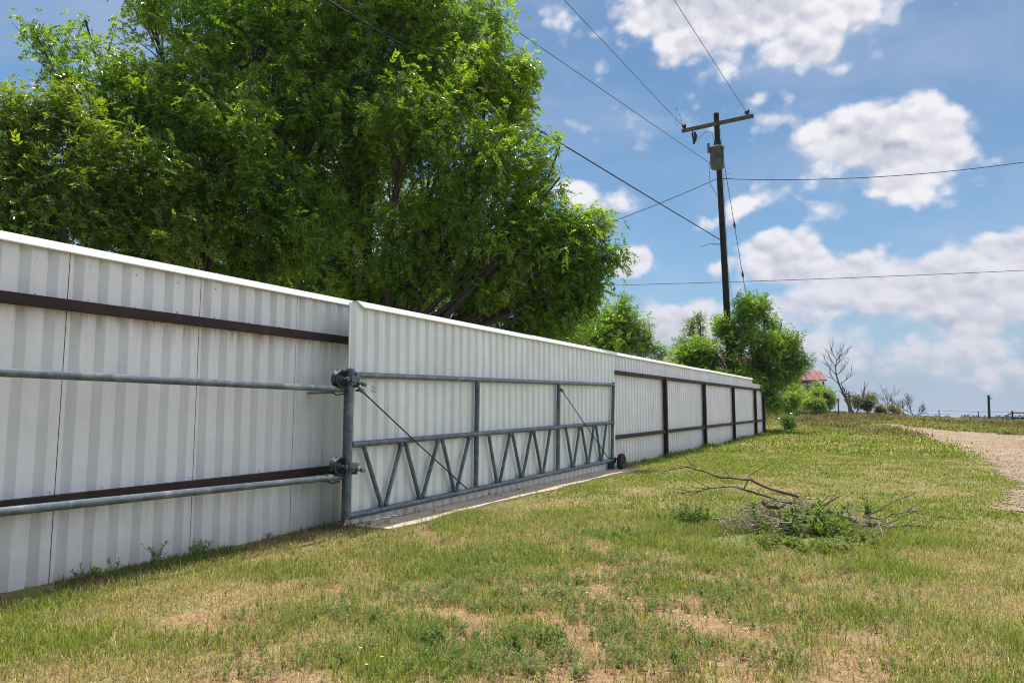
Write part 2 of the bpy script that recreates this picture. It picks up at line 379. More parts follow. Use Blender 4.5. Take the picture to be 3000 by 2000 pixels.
for rz in (railU, railL):
    mb = MB(); a, b = edges[0]-.5, s_end
    mb.beam((a, QL-.033, rz(a)), (b, QL-.033, rz(b)), .060, .060); mb.build('rail', 'rust', lf)
# screw heads
def screws(mb, s0, s1, z, q, step):
    s = s0
    while s < s1:
        mm = Matrix.Translation((s, q, z(s)+random.uniform(-.004, .004))) @ Matrix.Rotation(PI/2, 4, 'X')
        mb.lathe([(.0, .006), (.005, .006), (.0075, .001), (.0075, 0)], mm, 7); s += step
mb = MB(); b0 = math.ceil(edges[0]/PITCHR)*PITCHR+.04
screws(mb, b0, s_end, lambda s: topL(s)-.09, QL-.001, PITCHR*2); screws(mb, b0, s_end, lambda s: railU(s)+.05, QL-.001, PITCHR*2); screws(mb, b0+PITCHR, s_end, lambda s: railL(s)+.05, QL-.001, PITCHR*2)
mb.build('screw', 'trim', lf)['kind'] = 'stuff'
# back posts behind the left fence
for s_ in (edges[0]+.3, 3.4):
    mb = MB(); mb.beam((s_, QL+.075, base_z(s_)-.1), (s_, QL+.075, topL(s_)-.08), .08, .08, (1, 0, 0)); mb.build('post', 'rust', lf)

# guide pipes the gate rolls along
QP = 4.00
pU = line_z((0, 1090), (1015, 1141), QP); pLo = line_z((0, 1499), (984, 1397), QP)
sPe = onq(1012, 1140, QP)[0]; sPe2 = onq(1000, 1400, QP)[0]
for lab, fz, e in (('upper grey galvanised guide pipe running along the white fence to the gate', pU, sPe), ('lower grey galvanised guide pipe near the grass, below the lower brown rail', pLo, sPe2)):
    gp = thing('guide_pipe', lab, 'pipe', mat4=FMAT, group='guide pipes of the sliding gate')
    mb = MB(); mb.tube([(a, QP, fz(a)) for a in np.linspace(edges[0], e, 9)], .0235, 14); mb.build('pipe', 'galv', gp)
    for a in (edges[0]+.25, e-.12):
        mb = MB(); mb.box((a-.02, QP+.02, fz(a)-.035), (a+.02, QL-.002, fz(a)-.020)); mb.build('bracket', 'weld', gp)
    mb = MB(); a = e-.05; mb.tube([(a-.10, QP, fz(a)-.03), (a-.06, QP, fz(a)-.045), (a+.03, QP, fz(a)-.035)], .006, 6); mb.build('stop', 'dark_steel', gp)

gate = thing('sliding_gate', 'white ribbed metal sliding gate with grey pipe truss frame', 'gate', mat4=FMAT)
gs0 = onq(1017, 1200, QG)[0]; gs1 = onq(1801, 1200, QG)[0]
mb = MB(); bot = line_z((1008, 1540), (1800, 1376), QG)
sheet(mb, gs0, gs1, lambda s: bot(s), lambda s: topG(s)-.005, QG); mb.build('panel', 'sheet_gate', gate)
gsc = onq(1045, 884, QG)[0]
sj = onq(1560, 980, QG)[0]
mb = MB(); cap(mb, gsc, sj, topG, QG, 1.0); mb.build('cap_trim', 'trim', gate)
mb = MB(); cap(mb, sj-.04, gs1+.02, lambda s: topG(s)+.003, QG-.003); mb.build('cap_trim', 'trim', gate)
QF = QG-.042
def gp_(px, py, q=QF): s_, z_ = onq(px, py, q); return (s_, q, z_)
def pipe(name, a, b, r, mat='weld', n=10, parent=gate):
    mb = MB(); a, b = np.array(a), np.array(b); mb.tube([a+(b-a)*t for t in np.linspace(0, 1, 6)], r, n); return mb.build(name, mat, parent)
pipe('frame_pipe', gp_(1040, 1098), gp_(1797, 1127), .026, 'galv'); pipe('frame_pipe', gp_(1030, 1302), gp_(1797, 1237), .026); pipe('frame_pipe', gp_(1022, 1512), gp_(1797, 1347), .027)
for (a, b) in (((1399, 1113), (1394, 1424)), ((1637, 1122), (1634, 1388)), ((1797, 1120), (1793, 1350))):
    pipe('upright', gp_(*a), gp_(*b), .026)
DG = [((1065,1306),(1116,1476)),((1175,1302),(1130,1475)),((1189,1302),(1228,1455)),((1283,1291),(1239,1452)),((1296,1289),(1330,1436)),((1374,1283),(1338,1432)),
      ((1431,1268),(1455,1409)),((1494,1270),(1465,1408)),((1501,1268),(1526,1394)),((1557,1264),(1532,1392)),((1564,1264),(1586,1383)),((1612,1256),(1592,1381)),
      ((1658,1254),(1676,1364)),((1698,1251),(1681,1364)),((1704,1251),(1721,1354)),((1740,1247),(1725,1352)),((1746,1247),(1760,1346)),((1776,1243),(1764,1344))]
for a, b in DG: pipe('diagonal_brace', gp_(*a, QF-.002), gp_(*b, QF-.002), .0185)
# main end pipe with cap
QE = QF-.02
ep0, ep1 = gp_(1027, 1082, QE), gp_(1016, 1518, QE)
e = pipe('end_post', ep1, ep0, .030, 'galv', 14)
mb = MB(); mm = Matrix.Translation(ep0); mb.lathe([(.033, -.045), (.036, -.02), (.036, .0), (.030, .012), (.0, .016)], mm, 16); mb.build('post_cap', 'weld', gate)
# edge angle iron beside the post
ea = gp_(1014, 1090, QG-.01); eb = gp_(1005, 1532, QG-.01)
mb = MB(); mb.beam(eb, ea, .03, .012, (1, 0, 0)); mb.build('edge_strip', 'weld', gate)
# welded joints
mb = MB()
for (a, b) in DG:
    for p in (a, b):
        s_, q_, z_ = gp_(*p, QF-.002); mm = Matrix.Translation((s_, q_, z_)); mb.lathe([(0, .028), (.016, .022), (.026, .004), (.024, -.014), (0, -.026)], mm, 8)
mb.build('weld_joints', 'weld', gate)['kind'] = 'stuff'
# rollers
def roller(px, py, zf):
    s_, z_ = onq(px, py, QP); z_ = zf(s_)+.0235+.058
    w = MB(); mm = Matrix.Translation((s_, QP, z_)) @ Matrix.Rotation(PI/2, 4, 'X')
    w.lathe([(.012, -.036), (.05, -.034), (.070, -.032), (.076, -.026), (.074, -.018), (.058, -.010), (.056, .010), (.074, .018), (.078, .026), (.072, .032), (.052, .030), (.046, .014), (.022, .012), (.020, .034), (.0, .036)], mm, 28)
    wo = w.build('roller', 'dark_steel', gate)
    a = MB(); a.tube([(s_, QP-.03, z_), (s_, QP-.085, z_)], .010, 10); a.tube([(s_, QP-.075, z_), (s_, QP-.092, z_)], .019, 6)
    a.tube([(s_-.01, QP-.07, z_), (ep0[0]+.05, QP-.055, z_-.004)], .009, 8); a.build('axle', 'weld', gate)
    b = MB(); e_ = ep0[0]
    b.box((e_-.045, QE-.055, z_-.045), (e_+.055, QE-.040, z_+.03)); b.box((e_+.030, QE-.060, z_-.065), (e_+.045, QE+.02, z_-.01))
    b.tube([(e_-.05, QE-.05, z_+.012), (e_+.075, QE-.05, z_+.012)], .007, 8); b.tube([(e_-.02, QE-.07, z_-.02), (e_-.02, QE, z_-.02)], .010, 6)
    b.tube([(e_+.03, QE-.085, z_-.03), (e_+.03, QE-.03, z_-.03)], .014, 6); b.tube([(e_+.09, QE-.05, z_-.035), (e_+.13, QE-.05, z_-.04)], .016, 8)
    b.build('roller_bracket', 'weld', gate); return s_, z_
roller(996, 1114, pU); roller(991, 1374, pLo)
# cables with end fittings
for a, b in (((1058, 1143), (1368, 1431)), ((1646, 1143), (1783, 1342))):
    A, B = np.array(gp_(*a, QF-.045)), np.array(gp_(*b, QF-.03))
    mb = MB(); mb.tube([A, A*.5+B*.5-(0, 0, .006), B], .0065, 6); mb.build('brace_cable', 'dark_steel', gate)
    mb = MB(); d = (B-A)/np.linalg.norm(B-A); mb.tube([A-d*.03, A, A+d*.05], [.014, .018, .010], 8); mb.tube([A-(0, -.05, 0), A-(0, .02, 0)], .012, 6); mb.build('turnbuckle', 'weld', gate)
# hole plate with bent wire
mb = MB(); h = np.array(gp_(1093, 1141, QG-.003)); mb.box(h-(.018, .002, .026), h+(.018, .001, .026)); mb.build('patch_plate', 'trim', gate)
mb = MB(); mb.tube([h+(-.015, -.006, .03), h+(.012, -.012, .008), h+(-.012, -.006, -.012), h+(.016, -.012, -.024)], .003, 5); mb.build('wire_hook', 'rust', gate)
# ground wheel
c = np.array(gp_(1821, 1352, QF-.10)); cz = base_z(c[0], QF-.1)+.13
mm = Matrix.Translation((c[0], c[1], cz)) @ Matrix.Rotation(math.radians(-4), 4, 'Z') @ Matrix.Rotation(PI/2, 4, 'X')
mb = MB(); mb.lathe([(.06, -.034), (.10, -.036), (.117, -.028), (.122, -.010), (.122, .010), (.117, .028), (.10, .036), (.06, .034)], mm, 30); tyre = mb.build('ground_wheel', 'rubber', gate)
mb = MB(); mb.lathe([(.0, .040), (.02, .040), (.024, .022), (.055, .018), (.062, .034), (.064, .034), (.064, -.03), (.0, -.03)], mm, 20); hub = mb.build('hub', 'redhub', tyre)
mb = MB(); mb.box((c[0]-.20, QF-.02, cz+.03), (c[0]-.02, QF+.02, cz+.06)); mb.box((c[0]-.24, QF-.05, cz-.10), (c[0]-.16, QF+.03, cz+.02)); mb.tube([(c[0]-.03, QF-.02, cz+.045), (c[0], c[1]+.02, cz)], .012, 8)
mb.box((c[0]-.12, QF-.035, cz-.02), (c[0]-.06, QF+.005, cz+.04)); mb.build('wheel_bracket', 'dark_steel', gate)

# right fence
rf = thing('metal_fence', 'white ribbed metal fence in a dark brown post and rail frame, right of the gate', 'fence', mat4=FMAT)
re = onq(2238, 1200, QR)[0]; rc = onq(2206, 1200, QR)[0]
a = gs1-.35; ed = [a]
while ed[-1] < re-.2: ed.append(min(ed[-1]+.914, re))
for a, b in zip(ed[:-1], ed[1:]):
    mb = MB(); sheet(mb, a+.002, b-.002, lambda s: base_z(s, QR)-.03, lambda s: topR(s)-.005-(.13 if s > rc+.05 else 0), QR); mb.build('panel', 'sheet_right', rf)
sj2 = onq(2060, 1080, QR)[0]
mb = MB(); cap(mb, gs1-.05, sj2, topR, QR); mb.build('cap_trim', 'trim', rf)
mb = MB(); cap(mb, sj2-.08, rc, lambda s: topR(s)+.006, QR-.004); mb.build('cap_trim', 'trim', rf)
rU = line_z((1800, 1090), (2238, 1143), QR-.04); rL = line_z((1800, 1281), (2240, 1230), QR-.04)
for rz in (rU, rL):
    mb = MB(); kk = np.linspace(gs1+.005, re, 12)
    for u, w in zip(kk[:-1], kk[1:]): mb.beam((u, QR-.034, rz(u)), (w+.002, QR-.034, rz(w)), .06, .062)
    mb.build('rail', 'rust', rf)
for px in (1949, 2064, 2149, 2213, 2237):
    s_ = onq(px, 1200, QR-.05)[0]; mb = MB(); mb.beam((s_, QR-.055, base_z(s_, QR)-.1), (s_, QR-.055, rU(s_)-.01), .075, .078, (1, 0, 0)); mb.build('post', 'rust', rf)

# concrete strip below the gate
mb = MB(); sA, sB = onq(1030, 1540, QG)[0], gs1-.05; n = 24
vs = []
for k in range(n+1):
    s_ = sA+(sB-sA)*k/n; z_ = base_z(s_, 3.8)+.02
    w_ = 3.64+.03*math.sin(s_*2.2)+.02*math.sin(s_*7)
    vs += [(s_, w_, z_-.10), (s_, w_, z_), (s_, 4.4, z_), (s_, 4.4, z_-.1)]
fs = [(4*k+j, 4*k+j+4, 4*k+(j+1) % 4+4, 4*k+(j+1) % 4) for k in range(n) for j in range(4)]+[(0, 1, 2, 3), (4*n+3, 4*n+2, 4*n+1, 4*n)]
mb.add(vs, fs); cs = mb.build('concrete_strip', 'concrete'); cs.matrix_world = FMAT; tag(cs, kind='structure')

# ------------------------------------------------------------------ foliage generator
def leaf_template(kind, seed):
    r = np.random.default_rng(seed); out = []
    def leaflet(b, d, L, w, nrm):
        d = d/np.linalg.norm(d); side = np.cross(nrm, d); side /= np.linalg.norm(side)
        m = b+d*L*.45
        out.append([b, b+d*L+np.array([0, 0, -L*.14]), m+side*w+nrm*w*.25, m-side*w+nrm*w*.25])
    if kind == 'pecan':
        n = 4; Lr = .20
        for k in range(n):
            t = .25+.75*k/(n-1); p = np.array([Lr*t, 0, -.10*t*t])
            for sg in (-1, 1):
                d = np.array([.55+.35*t+r.uniform(-.3, .3), sg*(.9-.3*t), -.35+r.uniform(-.5, .5)])
                leaflet(p, d, r.uniform(.075, .115), r.uniform(.017, .024), np.array([r.uniform(-.4, .4), r.uniform(-.7, .7), 1.]))
        leaflet(np.array([Lr, 0, -.10]), np.array([1, 0, -.8]), .10, .019, np.array([.5, 0, 1.]))
    else:
        for k in range(7):
            t = .15+.85*k/6; p = np.array([.20*t, 0, -.04*t*t]); sg = -1 if k % 2 else 1
            d = np.array([.7, sg*.8, -.2+r.uniform(-.3, .3)])
            leaflet(p, d, r.uniform(.06, .09), r.uniform(.016, .024), np.array([0, r.uniform(-.4, .4), 1.]))
    return np.array(out)          # (n,4,3)
LT = {k: [leaf_template(k, s) for s in range(5)] for k in ('pecan', 'elm')}

def place_leaves(P, D, size, cols, kind, r):
    """P positions, D directions (N,3); returns V,F,C"""
    N_ = len(P); x = unit(D); up = unit(np.array([0, 0, 1.])+r.normal(0, .35, (N_, 3))); y = unit(np.cross(up, x)); z = np.cross(x, y)
    Mx = np.stack([x, y, z], 2)*size[:, None, None]; Vs, Cs = [], []; ch = r.integers(0, 5, N_)
    for t in range(5):
        k = ch == t; T = LT[kind][t]; v = np.einsum('nij,mkj->nmki', Mx[k], T)+P[k][:, None, None]
        c = np.repeat(cols[k][:, None], T.shape[0], 1)*r.uniform(.6, 1.4, (k.sum(), T.shape[0], 1))
        Vs.append(v.reshape(-1, 4, 3)); Cs.append(c.reshape(-1, 3))
    V = np.concatenate(Vs); C = np.repeat(np.concatenate(Cs)[:, None], 4, 1); n = len(V)
    Fc = (np.array([(0, 3, 1), (0, 1, 2)])[None]+4*np.arange(n)[:, None, None]).reshape(-1, 3)
    return V.reshape(-1, 3), Fc, C.reshape(-1, 3)

def bez(a, b, c, n): t = np.linspace(0, 1, n)[:, None]; return (1-t)**2*a+2*t*(1-t)*b+t*t*c

def make_tree(name, label, cat, base, lobes, seed, kind='pecan', dens=1.0, leafsize=1.0, palette=((.055, .12, .018), (.155, .215, .028)), trunk_r=.16, trunks=1, group=None, fork=.35, twigmat='bark', thr=.42):
    """lobes: (x, y, z, radius_xy, radius_z, density)"""
    r = np.random.default_rng(seed); base = np.array(base, float); root = thing(name, label, cat, base, group)
    L = np.array(lobes, float); cen = L[:, :3].mean(0)
    tb = MB(); bb = MB(); tips = []
    tops = []
    for t in range(trunks):
        off = np.array([r.uniform(-.25, .25), r.uniform(-.25, .25), 0])*(trunks > 1)
        top = base*(1-fork)+np.array([cen[0]+r.uniform(-.8, .8)*(trunks > 1), cen[1], cen[2]])*fork
        top[:2] = base[:2]*.6+top[:2]*.4+off[:2]*3
        b0 = base+off-np.array([0, 0, .15]); mid = (b0+top)/2+r.normal(0, .12, 3)
        pts = bez(b0, mid, top, 9)+np.r_[np.zeros((1, 3)), r.normal(0, .02, (8, 3))]
        rad = np.linspace(trunk_r, trunk_r*.62, 9)/(1+.25*(trunks-1)); rad[0] *= 1.35; rad[1] *= 1.1
        tb.tube(pts, rad, 12, True, .05); tops.append((pts[-1], rad[-1]))
    P, D, S, Cc = [], [], [], []
    for lx, ly, lz, rxy, rz, dn in L:
        c = np.array([lx, ly, lz]); k = int(np.argmin([np.linalg.norm(t[0][:2]-c[:2]) for t in tops])); st, sr = tops[k]
        d = np.linalg.norm(c-st); ctrl = st*.45+c*.55+np.array([0, 0, -.12*d])+r.normal(0, .06*d, 3); ctrl[2] = max(ctrl[2], min(st[2], c[2])-.1)
        limb = bez(st, ctrl, c, 8); limb[1:-1] += r.normal(0, .03, (6, 3)); r0 = min(sr*.8, .022+.028*d)
        bb.tube(limb, np.linspace(r0, .012+.006*rxy, 8), 7)
        nt = max(6, int((36 if kind == 'pecan' else 26)*dn*dens*rxy*rz*1.0+5)); nt2 = nt*5
        dirs = unit(r.normal(0, 1, (nt2, 3))+np.array([0, 0, .15])); rad = r.random(nt2)**.42
        tip = c+dirs*rad[:, None]*np.array([rxy, rxy, rz])
        nz = vnoise(tip[:, 0]*1.15, tip[:, 1]*1.15, tip[:, 2]*1.5, seed)*.65+vnoise(tip[:, 0]*2.6, tip[:, 1]*2.6, tip[:, 2]*3, seed+1)*.35
        kp = nz > thr; tip, dirs = tip[kp][:int(nt*2.2)], dirs[kp][:int(nt*2.2)]
        for j in range(len(tip)):
            tj = tip[j]; q = limb[r.integers(4, 8)]; ln = np.linalg.norm(tj-q)
            if ln < .05: continue
            cc = (q+tj)/2+np.array([0, 0, .12*ln])+r.normal(0, .05*ln, 3); tw = bez(q, cc, tj, 5)
            if j % 3 == 0 or dn < .6: bb.tube(tw, np.linspace(.011, .0028, 5), 4, False)
            nl = r.integers(11, 17) if kind == 'pecan' else r.integers(8, 13)
            span = min(ln, .6); tdir = unit((tj-tw[3])[None])[0]
            a = r.random((nl, 1))**.8*span; P.append(tj-tdir*a+r.normal(0, .085, (nl, 3)))
            D.append(tdir*.6+r.normal(0, .7, (nl, 3))+np.array([0, 0, -.2])); S.append(r.uniform(.7, 1.15, nl)*leafsize*(.80 if kind == 'pecan' else 1))
    P, D, S = map(np.concatenate, (P, D, S))
    tone = np.clip(.5+.9*(vnoise(P[:, 0]*.9, P[:, 1]*.9, P[:, 2]*.9, 77+seed)-.5)+r.normal(0, .28, len(P)), 0, 1.3)[:, None]
    Cc = np.array(palette[0])*(1-tone)+np.array(palette[1])*tone
    V, Fc, C = place_leaves(P, D, S, Cc, kind, r); V = V-base
    tb.build('trunk', 'bark', root, loc=tuple(base)).location = (0, 0, 0)
    bb.build('branches', twigmat, root, loc=tuple(base)).location = (0, 0, 0)
    np_mesh('crown', V, Fc, 'leaf', root, C); return root, len(P)

def lobe(px, py, Y, r_, rz=None, dn=1.0): p = at(px, py, Y); return (*p, r_, rz or r_*.85, dn)
tot = 0
# pecan C, right of the row
LC = [lobe(1130, 60, 13, 2.0, 1.5), lobe(1060, -200, 13.2, 1.8, 1.3), lobe(1300, 10, 13, 1.15, 1.0), lobe(1330, 250, 12.6, 1.35, 1.0), lobe(1450, 200, 12.6, .75, .7, .8), lobe(1430, 470, 12, 1.35, 1.0), lobe(1530, 730, 12, 1.25, .95),
      lobe(1250, 700, 12.4, 1.6, 1.3), lobe(1040, 430, 13, 1.7, 1.5), lobe(1180, 330, 11.6, 1.1, .9), lobe(1420, 860, 12.4, 1.1, .8), lobe(1120, 860, 13, 1.3, .8, .8), lobe(1640, 520, 11.8, .35, .4, .9), lobe(1640, 430, 12, .4, .35, .9),
      lobe(1690, 640, 11.8, .5, .35, .9), lobe(1770, 630, 11.8, .33, .3, .9), lobe(1790, 740, 11.8, .36, .3, .9), lobe(1700, 800, 11.9, .5, .45, .9), lobe(1550, 200, 12.4, .3, .35, .8), lobe(1470, 60, 12.6, .4, .5, .7), lobe(1600, 880, 12.2, .7, .5), lobe(1660, 860, 12.2, .65, .5), lobe(1720, 780, 12, .5, .45), lobe(1700, 900, 12.4, .4, .35), lobe(1620, 960, 12.6, .6, .35), lobe(1740, 850, 12.1, .3, .25), lobe(1560, 560, 12, .7, .6), lobe(1640, 700, 12, .6, .5), lobe(980, 200, 12.4, 1.2, 1.0), lobe(1520, 300, 12.4, .45, .4)]
b_ = at(1105, 900, 13); _, n_ = make_tree('pecan_tree', 'tallest leafy green tree behind the gate, its right side against the blue sky', 'tree', (b_[0], 13, gz(b_[0], 13)), LC, 11, trunk_r=.17, trunks=2, group='big leafy trees behind the fence'); tot += n_
# pecan B, middle
LB = [lobe(720, 60, 12, 1.6, 1.2, .75), lobe(640, -150, 12, 1.6, 1.1, .6), lobe(600, 330, 11.4, 1.35, 1.0), lobe(850, 330, 12.4, 1.3, 1.1), lobe(700, 600, 11.8, 1.5, 1.2), lobe(870, 640, 11.6, 1.1, 1.0), lobe(420, 190, 11.2, .8, .55, .45), lobe(540, 790, 12.2, 1.2, .7, .7),
      lobe(860, 100, 12.6, 1.3, 1.0, .8), lobe(520, 380, 11, .9, .7), lobe(680, 420, 11, .8, .7), lobe(560, 180, 11.6, .9, .7, .7), lobe(760, 760, 12.2, 1.1, .6), lobe(960, 300, 12.8, .9, .9), lobe(950, 60, 12.6, 1.0, .8), lobe(900, 520, 12.4, .9, .8), lobe(420, 330, 11.2, .7, .6), lobe(330, 330, 11.4, .5, .5, .8), lobe(440, 20, 11.6, .8, .6, .4), lobe(250, 60, 11.4, .65, .35, .3), lobe(110, 110, 11.3, .45, .28, .28), lobe(190, 205, 11.2, .5, .2, .3), lobe(330, 170, 11, .55, .35, .4), lobe(500, 560, 11, 1.0, .8)]
b_ = at(640, 850, 12); _, n_ = make_tree('pecan_tree', 'airy green tree behind the left fence, thin bare boughs reaching up to the left', 'tree', (b_[0], 12, gz(b_[0], 12)), LB, 23, trunk_r=.14, trunks=2, group='big leafy trees behind the fence'); tot += n_
# pecan A, left
LA = [lobe(110, 330, 9.8, .62, .40), lobe(270, 400, 10, .8, .62), lobe(40, 460, 9.8, .85, .6), lobe(330, 560, 10, 1.0, .8), lobe(120, 620, 10, 1.0, .75), lobe(-150, 520, 10, .9, .8), lobe(480, 700, 10.4, .9, .6), lobe(200, 270, 9.9, .38, .16, .8), lobe(30, 680, 9.6, .8, .4), lobe(420, 480, 10.2, .7, .5), lobe(10, 300, 9.9, .3, .2, .7)]
b_ = at(250, 800, 10); _, n_ = make_tree('pecan_tree', 'lowest yellowish green tree at the left edge behind the white fence', 'tree', (b_[0], 10, gz(b_[0], 10)), LA, 35, trunk_r=.11, palette=((.055, .10, .018), (.13, .17, .028)), group='big leafy trees behind the fence'); tot += n_
# darker row behind
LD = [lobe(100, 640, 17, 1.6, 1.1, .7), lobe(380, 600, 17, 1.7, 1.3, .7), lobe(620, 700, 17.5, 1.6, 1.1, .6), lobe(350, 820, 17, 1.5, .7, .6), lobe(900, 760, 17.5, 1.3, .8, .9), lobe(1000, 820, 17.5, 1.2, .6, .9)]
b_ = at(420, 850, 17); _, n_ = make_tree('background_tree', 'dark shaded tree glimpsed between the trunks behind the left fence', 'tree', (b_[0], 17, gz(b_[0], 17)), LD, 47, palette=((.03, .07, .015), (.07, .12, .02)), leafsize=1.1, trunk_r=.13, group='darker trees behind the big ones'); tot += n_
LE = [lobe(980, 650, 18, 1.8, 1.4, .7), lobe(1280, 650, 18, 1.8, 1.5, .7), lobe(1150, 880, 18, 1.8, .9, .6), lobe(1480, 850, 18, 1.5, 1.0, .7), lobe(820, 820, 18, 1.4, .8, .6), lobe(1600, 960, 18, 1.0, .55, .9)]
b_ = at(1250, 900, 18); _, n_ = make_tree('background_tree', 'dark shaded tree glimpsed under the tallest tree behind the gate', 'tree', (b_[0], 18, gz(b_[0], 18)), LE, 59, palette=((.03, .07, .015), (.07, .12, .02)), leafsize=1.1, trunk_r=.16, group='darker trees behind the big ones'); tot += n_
# small round tree
LF = [lobe(1800, 930, 24, .85, .75), lobe(1850, 965, 24, .8, .75), lobe(1745, 970, 24, .95, .75), lobe(1890, 1010, 24, .65, .5), lobe(1690, 1000, 23.5, .8, .5), lobe(1790, 1010, 23.7, 1.0, .5), lobe(1935, 1035, 24, .35, .3), lobe(1830, 885, 24, .35, .35)]
b_ = at(1800, 1100, 24); _, n_ = make_tree('small_tree', 'small round bright green tree behind the far end of the gate', 'tree', (b_[0], 24, gz(b_[0], 24)), LF, 61, kind='elm', dens=2.0, palette=((.065, .13, .02), (.16, .23, .035)), trunk_r=.09, thr=.36); tot += n_
# tree at the fence end
LG = [lobe(2195, 925, 25.2, .75, .7), lobe(2235, 890, 25, .4, .35, .9), lobe(2290, 945, 25, .65, .55, .9), lobe(2150, 985, 25.5, .95, .8), lobe(2255, 1020, 25, 1.15, .85), lobe(2215, 970, 25, .9, .7), lobe(2310, 1000, 25, .7, .55), lobe(2340, 1080, 24.8, .45, .3, .8), lobe(2080, 1020, 25.5, .8, .6), lobe(2010, 1045, 25.6, .5, .4), lobe(2330, 1030, 24.8, .5, .4, .8), lobe(2360, 1055, 24.8, .3, .2, .8), lobe(2200, 1085, 25.5, 1.1, .7), lobe(2290, 1100, 24.9, .65, .5), lobe(2250, 1150, 24.6, .45, .5, .9), lobe(2340, 970, 25, .3, .25, .7), lobe(2270, 1190, 24.4, .45, .25, .7), lobe(2215, 1130, 24.0, .22, .28, .7), lobe(2040, 1010, 25.8, .75, .5), lobe(2120, 1040, 25.5, 1.0, .7), lobe(2050, 1070, 25.7, .9, .5), lobe(1990, 1070, 25.8, .6, .35), lobe(2160, 1100, 25.3, 1.0, .5), lobe(1985, 1030, 26, .5, .3, .9), lobe(2110, 950, 25.8, .5, .4, .9), lobe(2180, 880, 25.4, .4, .35, .8)]
b_ = at(2222, 1215, 27); _, n_ = make_tree('elm_tree', 'leafy tree hanging over the far end of the white fence', 'tree', (b_[0], 27, gz(b_[0], 27)), LG, 73, kind='elm', dens=2.0, leafsize=1.1, palette=((.06, .125, .02), (.15, .22, .035)), trunk_r=.12, trunks=2, thr=.47); tot += n_
# greyish feathery tree behind
LH = [lobe(2030, 960, 29, .55, .55, .8), lobe(1995, 1010, 29, .7, .5, .8), lobe(2070, 1010, 29, .7, .6, .8), lobe(2045, 925, 29, .3, .3, .7)]
b_ = at(2030, 1150, 29); _, n_ = make_tree('feathery_tree', 'small grey green feathery tree just left of the power pole', 'tree', (b_[0], 29, gz(b_[0], 29)), LH, 87, kind='elm', dens=1.5, leafsize=.8, palette=((.075, .11, .05), (.13, .16, .075)), trunk_r=.07); tot += n_

# shrubs and things on the rise
def shrub(name, label, px, py0, py1, w, Y, seed, pal, dens=1.6, ls=.9, group=None, kind='elm'):
    c = at(px, (py0+py1)/2, Y); h = (py1-py0)/F_PX*Y; rr = w/F_PX*Y/2; r = np.random.default_rng(seed)
    bz = gz(c[0], Y); lobes = []
    for k in range(6):
        lobes.append((c[0]+r.uniform(-.7, .7)*rr, Y+r.uniform(-.4, .4)*rr, bz+h*r.uniform(.35, .72), rr*r.uniform(.35, .55), h*r.uniform(.25, .38), 1))
    global tot
    _, n = make_tree(name, label, 'shrub', (c[0], Y, bz), lobes, seed, kind=kind, dens=dens*1.5, leafsize=ls, palette=pal, trunk_r=.03, group=group, thr=.3); tot += n
lime = ((.09, .15, .025), (.18, .26, .045))
shrub('weed_bush', 'bright lime bush beside the last fence post', 2290, 1125, 1212, 130, 37, 101, lime)
shrub('weed_bush', 'tall arching lime bush in front of the white porch', 2355, 1110, 1210, 110, 39, 102, lime)
shrub('weed_bush', 'yellowish green bush left of the leaning dead tree', 2432, 1118, 1212, 120, 41, 103, ((.09, .13, .035), (.17, .22, .06)), ls=.7)
shrub('weed_bush', 'low pale bush around the thin wire fence post', 2390, 1150, 1214, 90, 38, 104, ((.09, .13, .035), (.16, .21, .06)), ls=.7)
shrub('vine_tangle', 'dark olive bush tangled in the dead brush on the rise', 2540, 1140, 1216, 110, 42, 105, ((.06, .08, .025), (.13, .14, .05)), ls=.8)
shrub('vine_tangle', 'brownish scrub at the right foot of the dead brush', 2600, 1182, 1220, 70, 42, 106, ((.10, .09, .05), (.14, .12, .07)), ls=.7)
shrub('porch_bush', 'upright green bush against the right end of the red roof', 2412, 1068, 1170, 60, 43, 107, ((.06, .12, .03), (.13, .20, .05)), dens=1.4)

# dead trees
def dead(name, label, base, dirs, seed, depth=4, r0=.09, group=None):
    r = random.Random(seed); mb = MB()
    def grow(p, d, L, rad, k):
        pts = [p]; dd = Vector(d)
        for i in range(5):
            dd = (dd+Vector((r.uniform(-.16, .16), r.uniform(-.16, .16), r.uniform(-.08, .12)))).normalized(); pts.append(pts[-1]+dd*L/5)
        mb.tube(pts, [rad*(1-.12*i) for i in range(6)], 6 if k > 2 else 4, False)
        if k <= 0: return
        for i in (2, 3, 4, 5):
            for _ in range(1 if i < 5 else 2):
                nd = (dd*.8+Vector((r.uniform(-.8, .8), r.uniform(-.5, .5), r.uniform(-.15, .75)))).normalized()
                grow(pts[i], nd, L*r.uniform(.5, .78), rad*(.62-.06*(5-i)*0), k-1)
    root = thing(name, label, 'dead tree', base, group); o = Vector(base)
    for d, L, rd_ in dirs: grow(o+Vector((0, 0, -.05)), Vector(d).normalized(), L, rd_, depth-1)
    mb.build('trunk', 'deadwood', root, loc=base).location = (0, 0, 0)
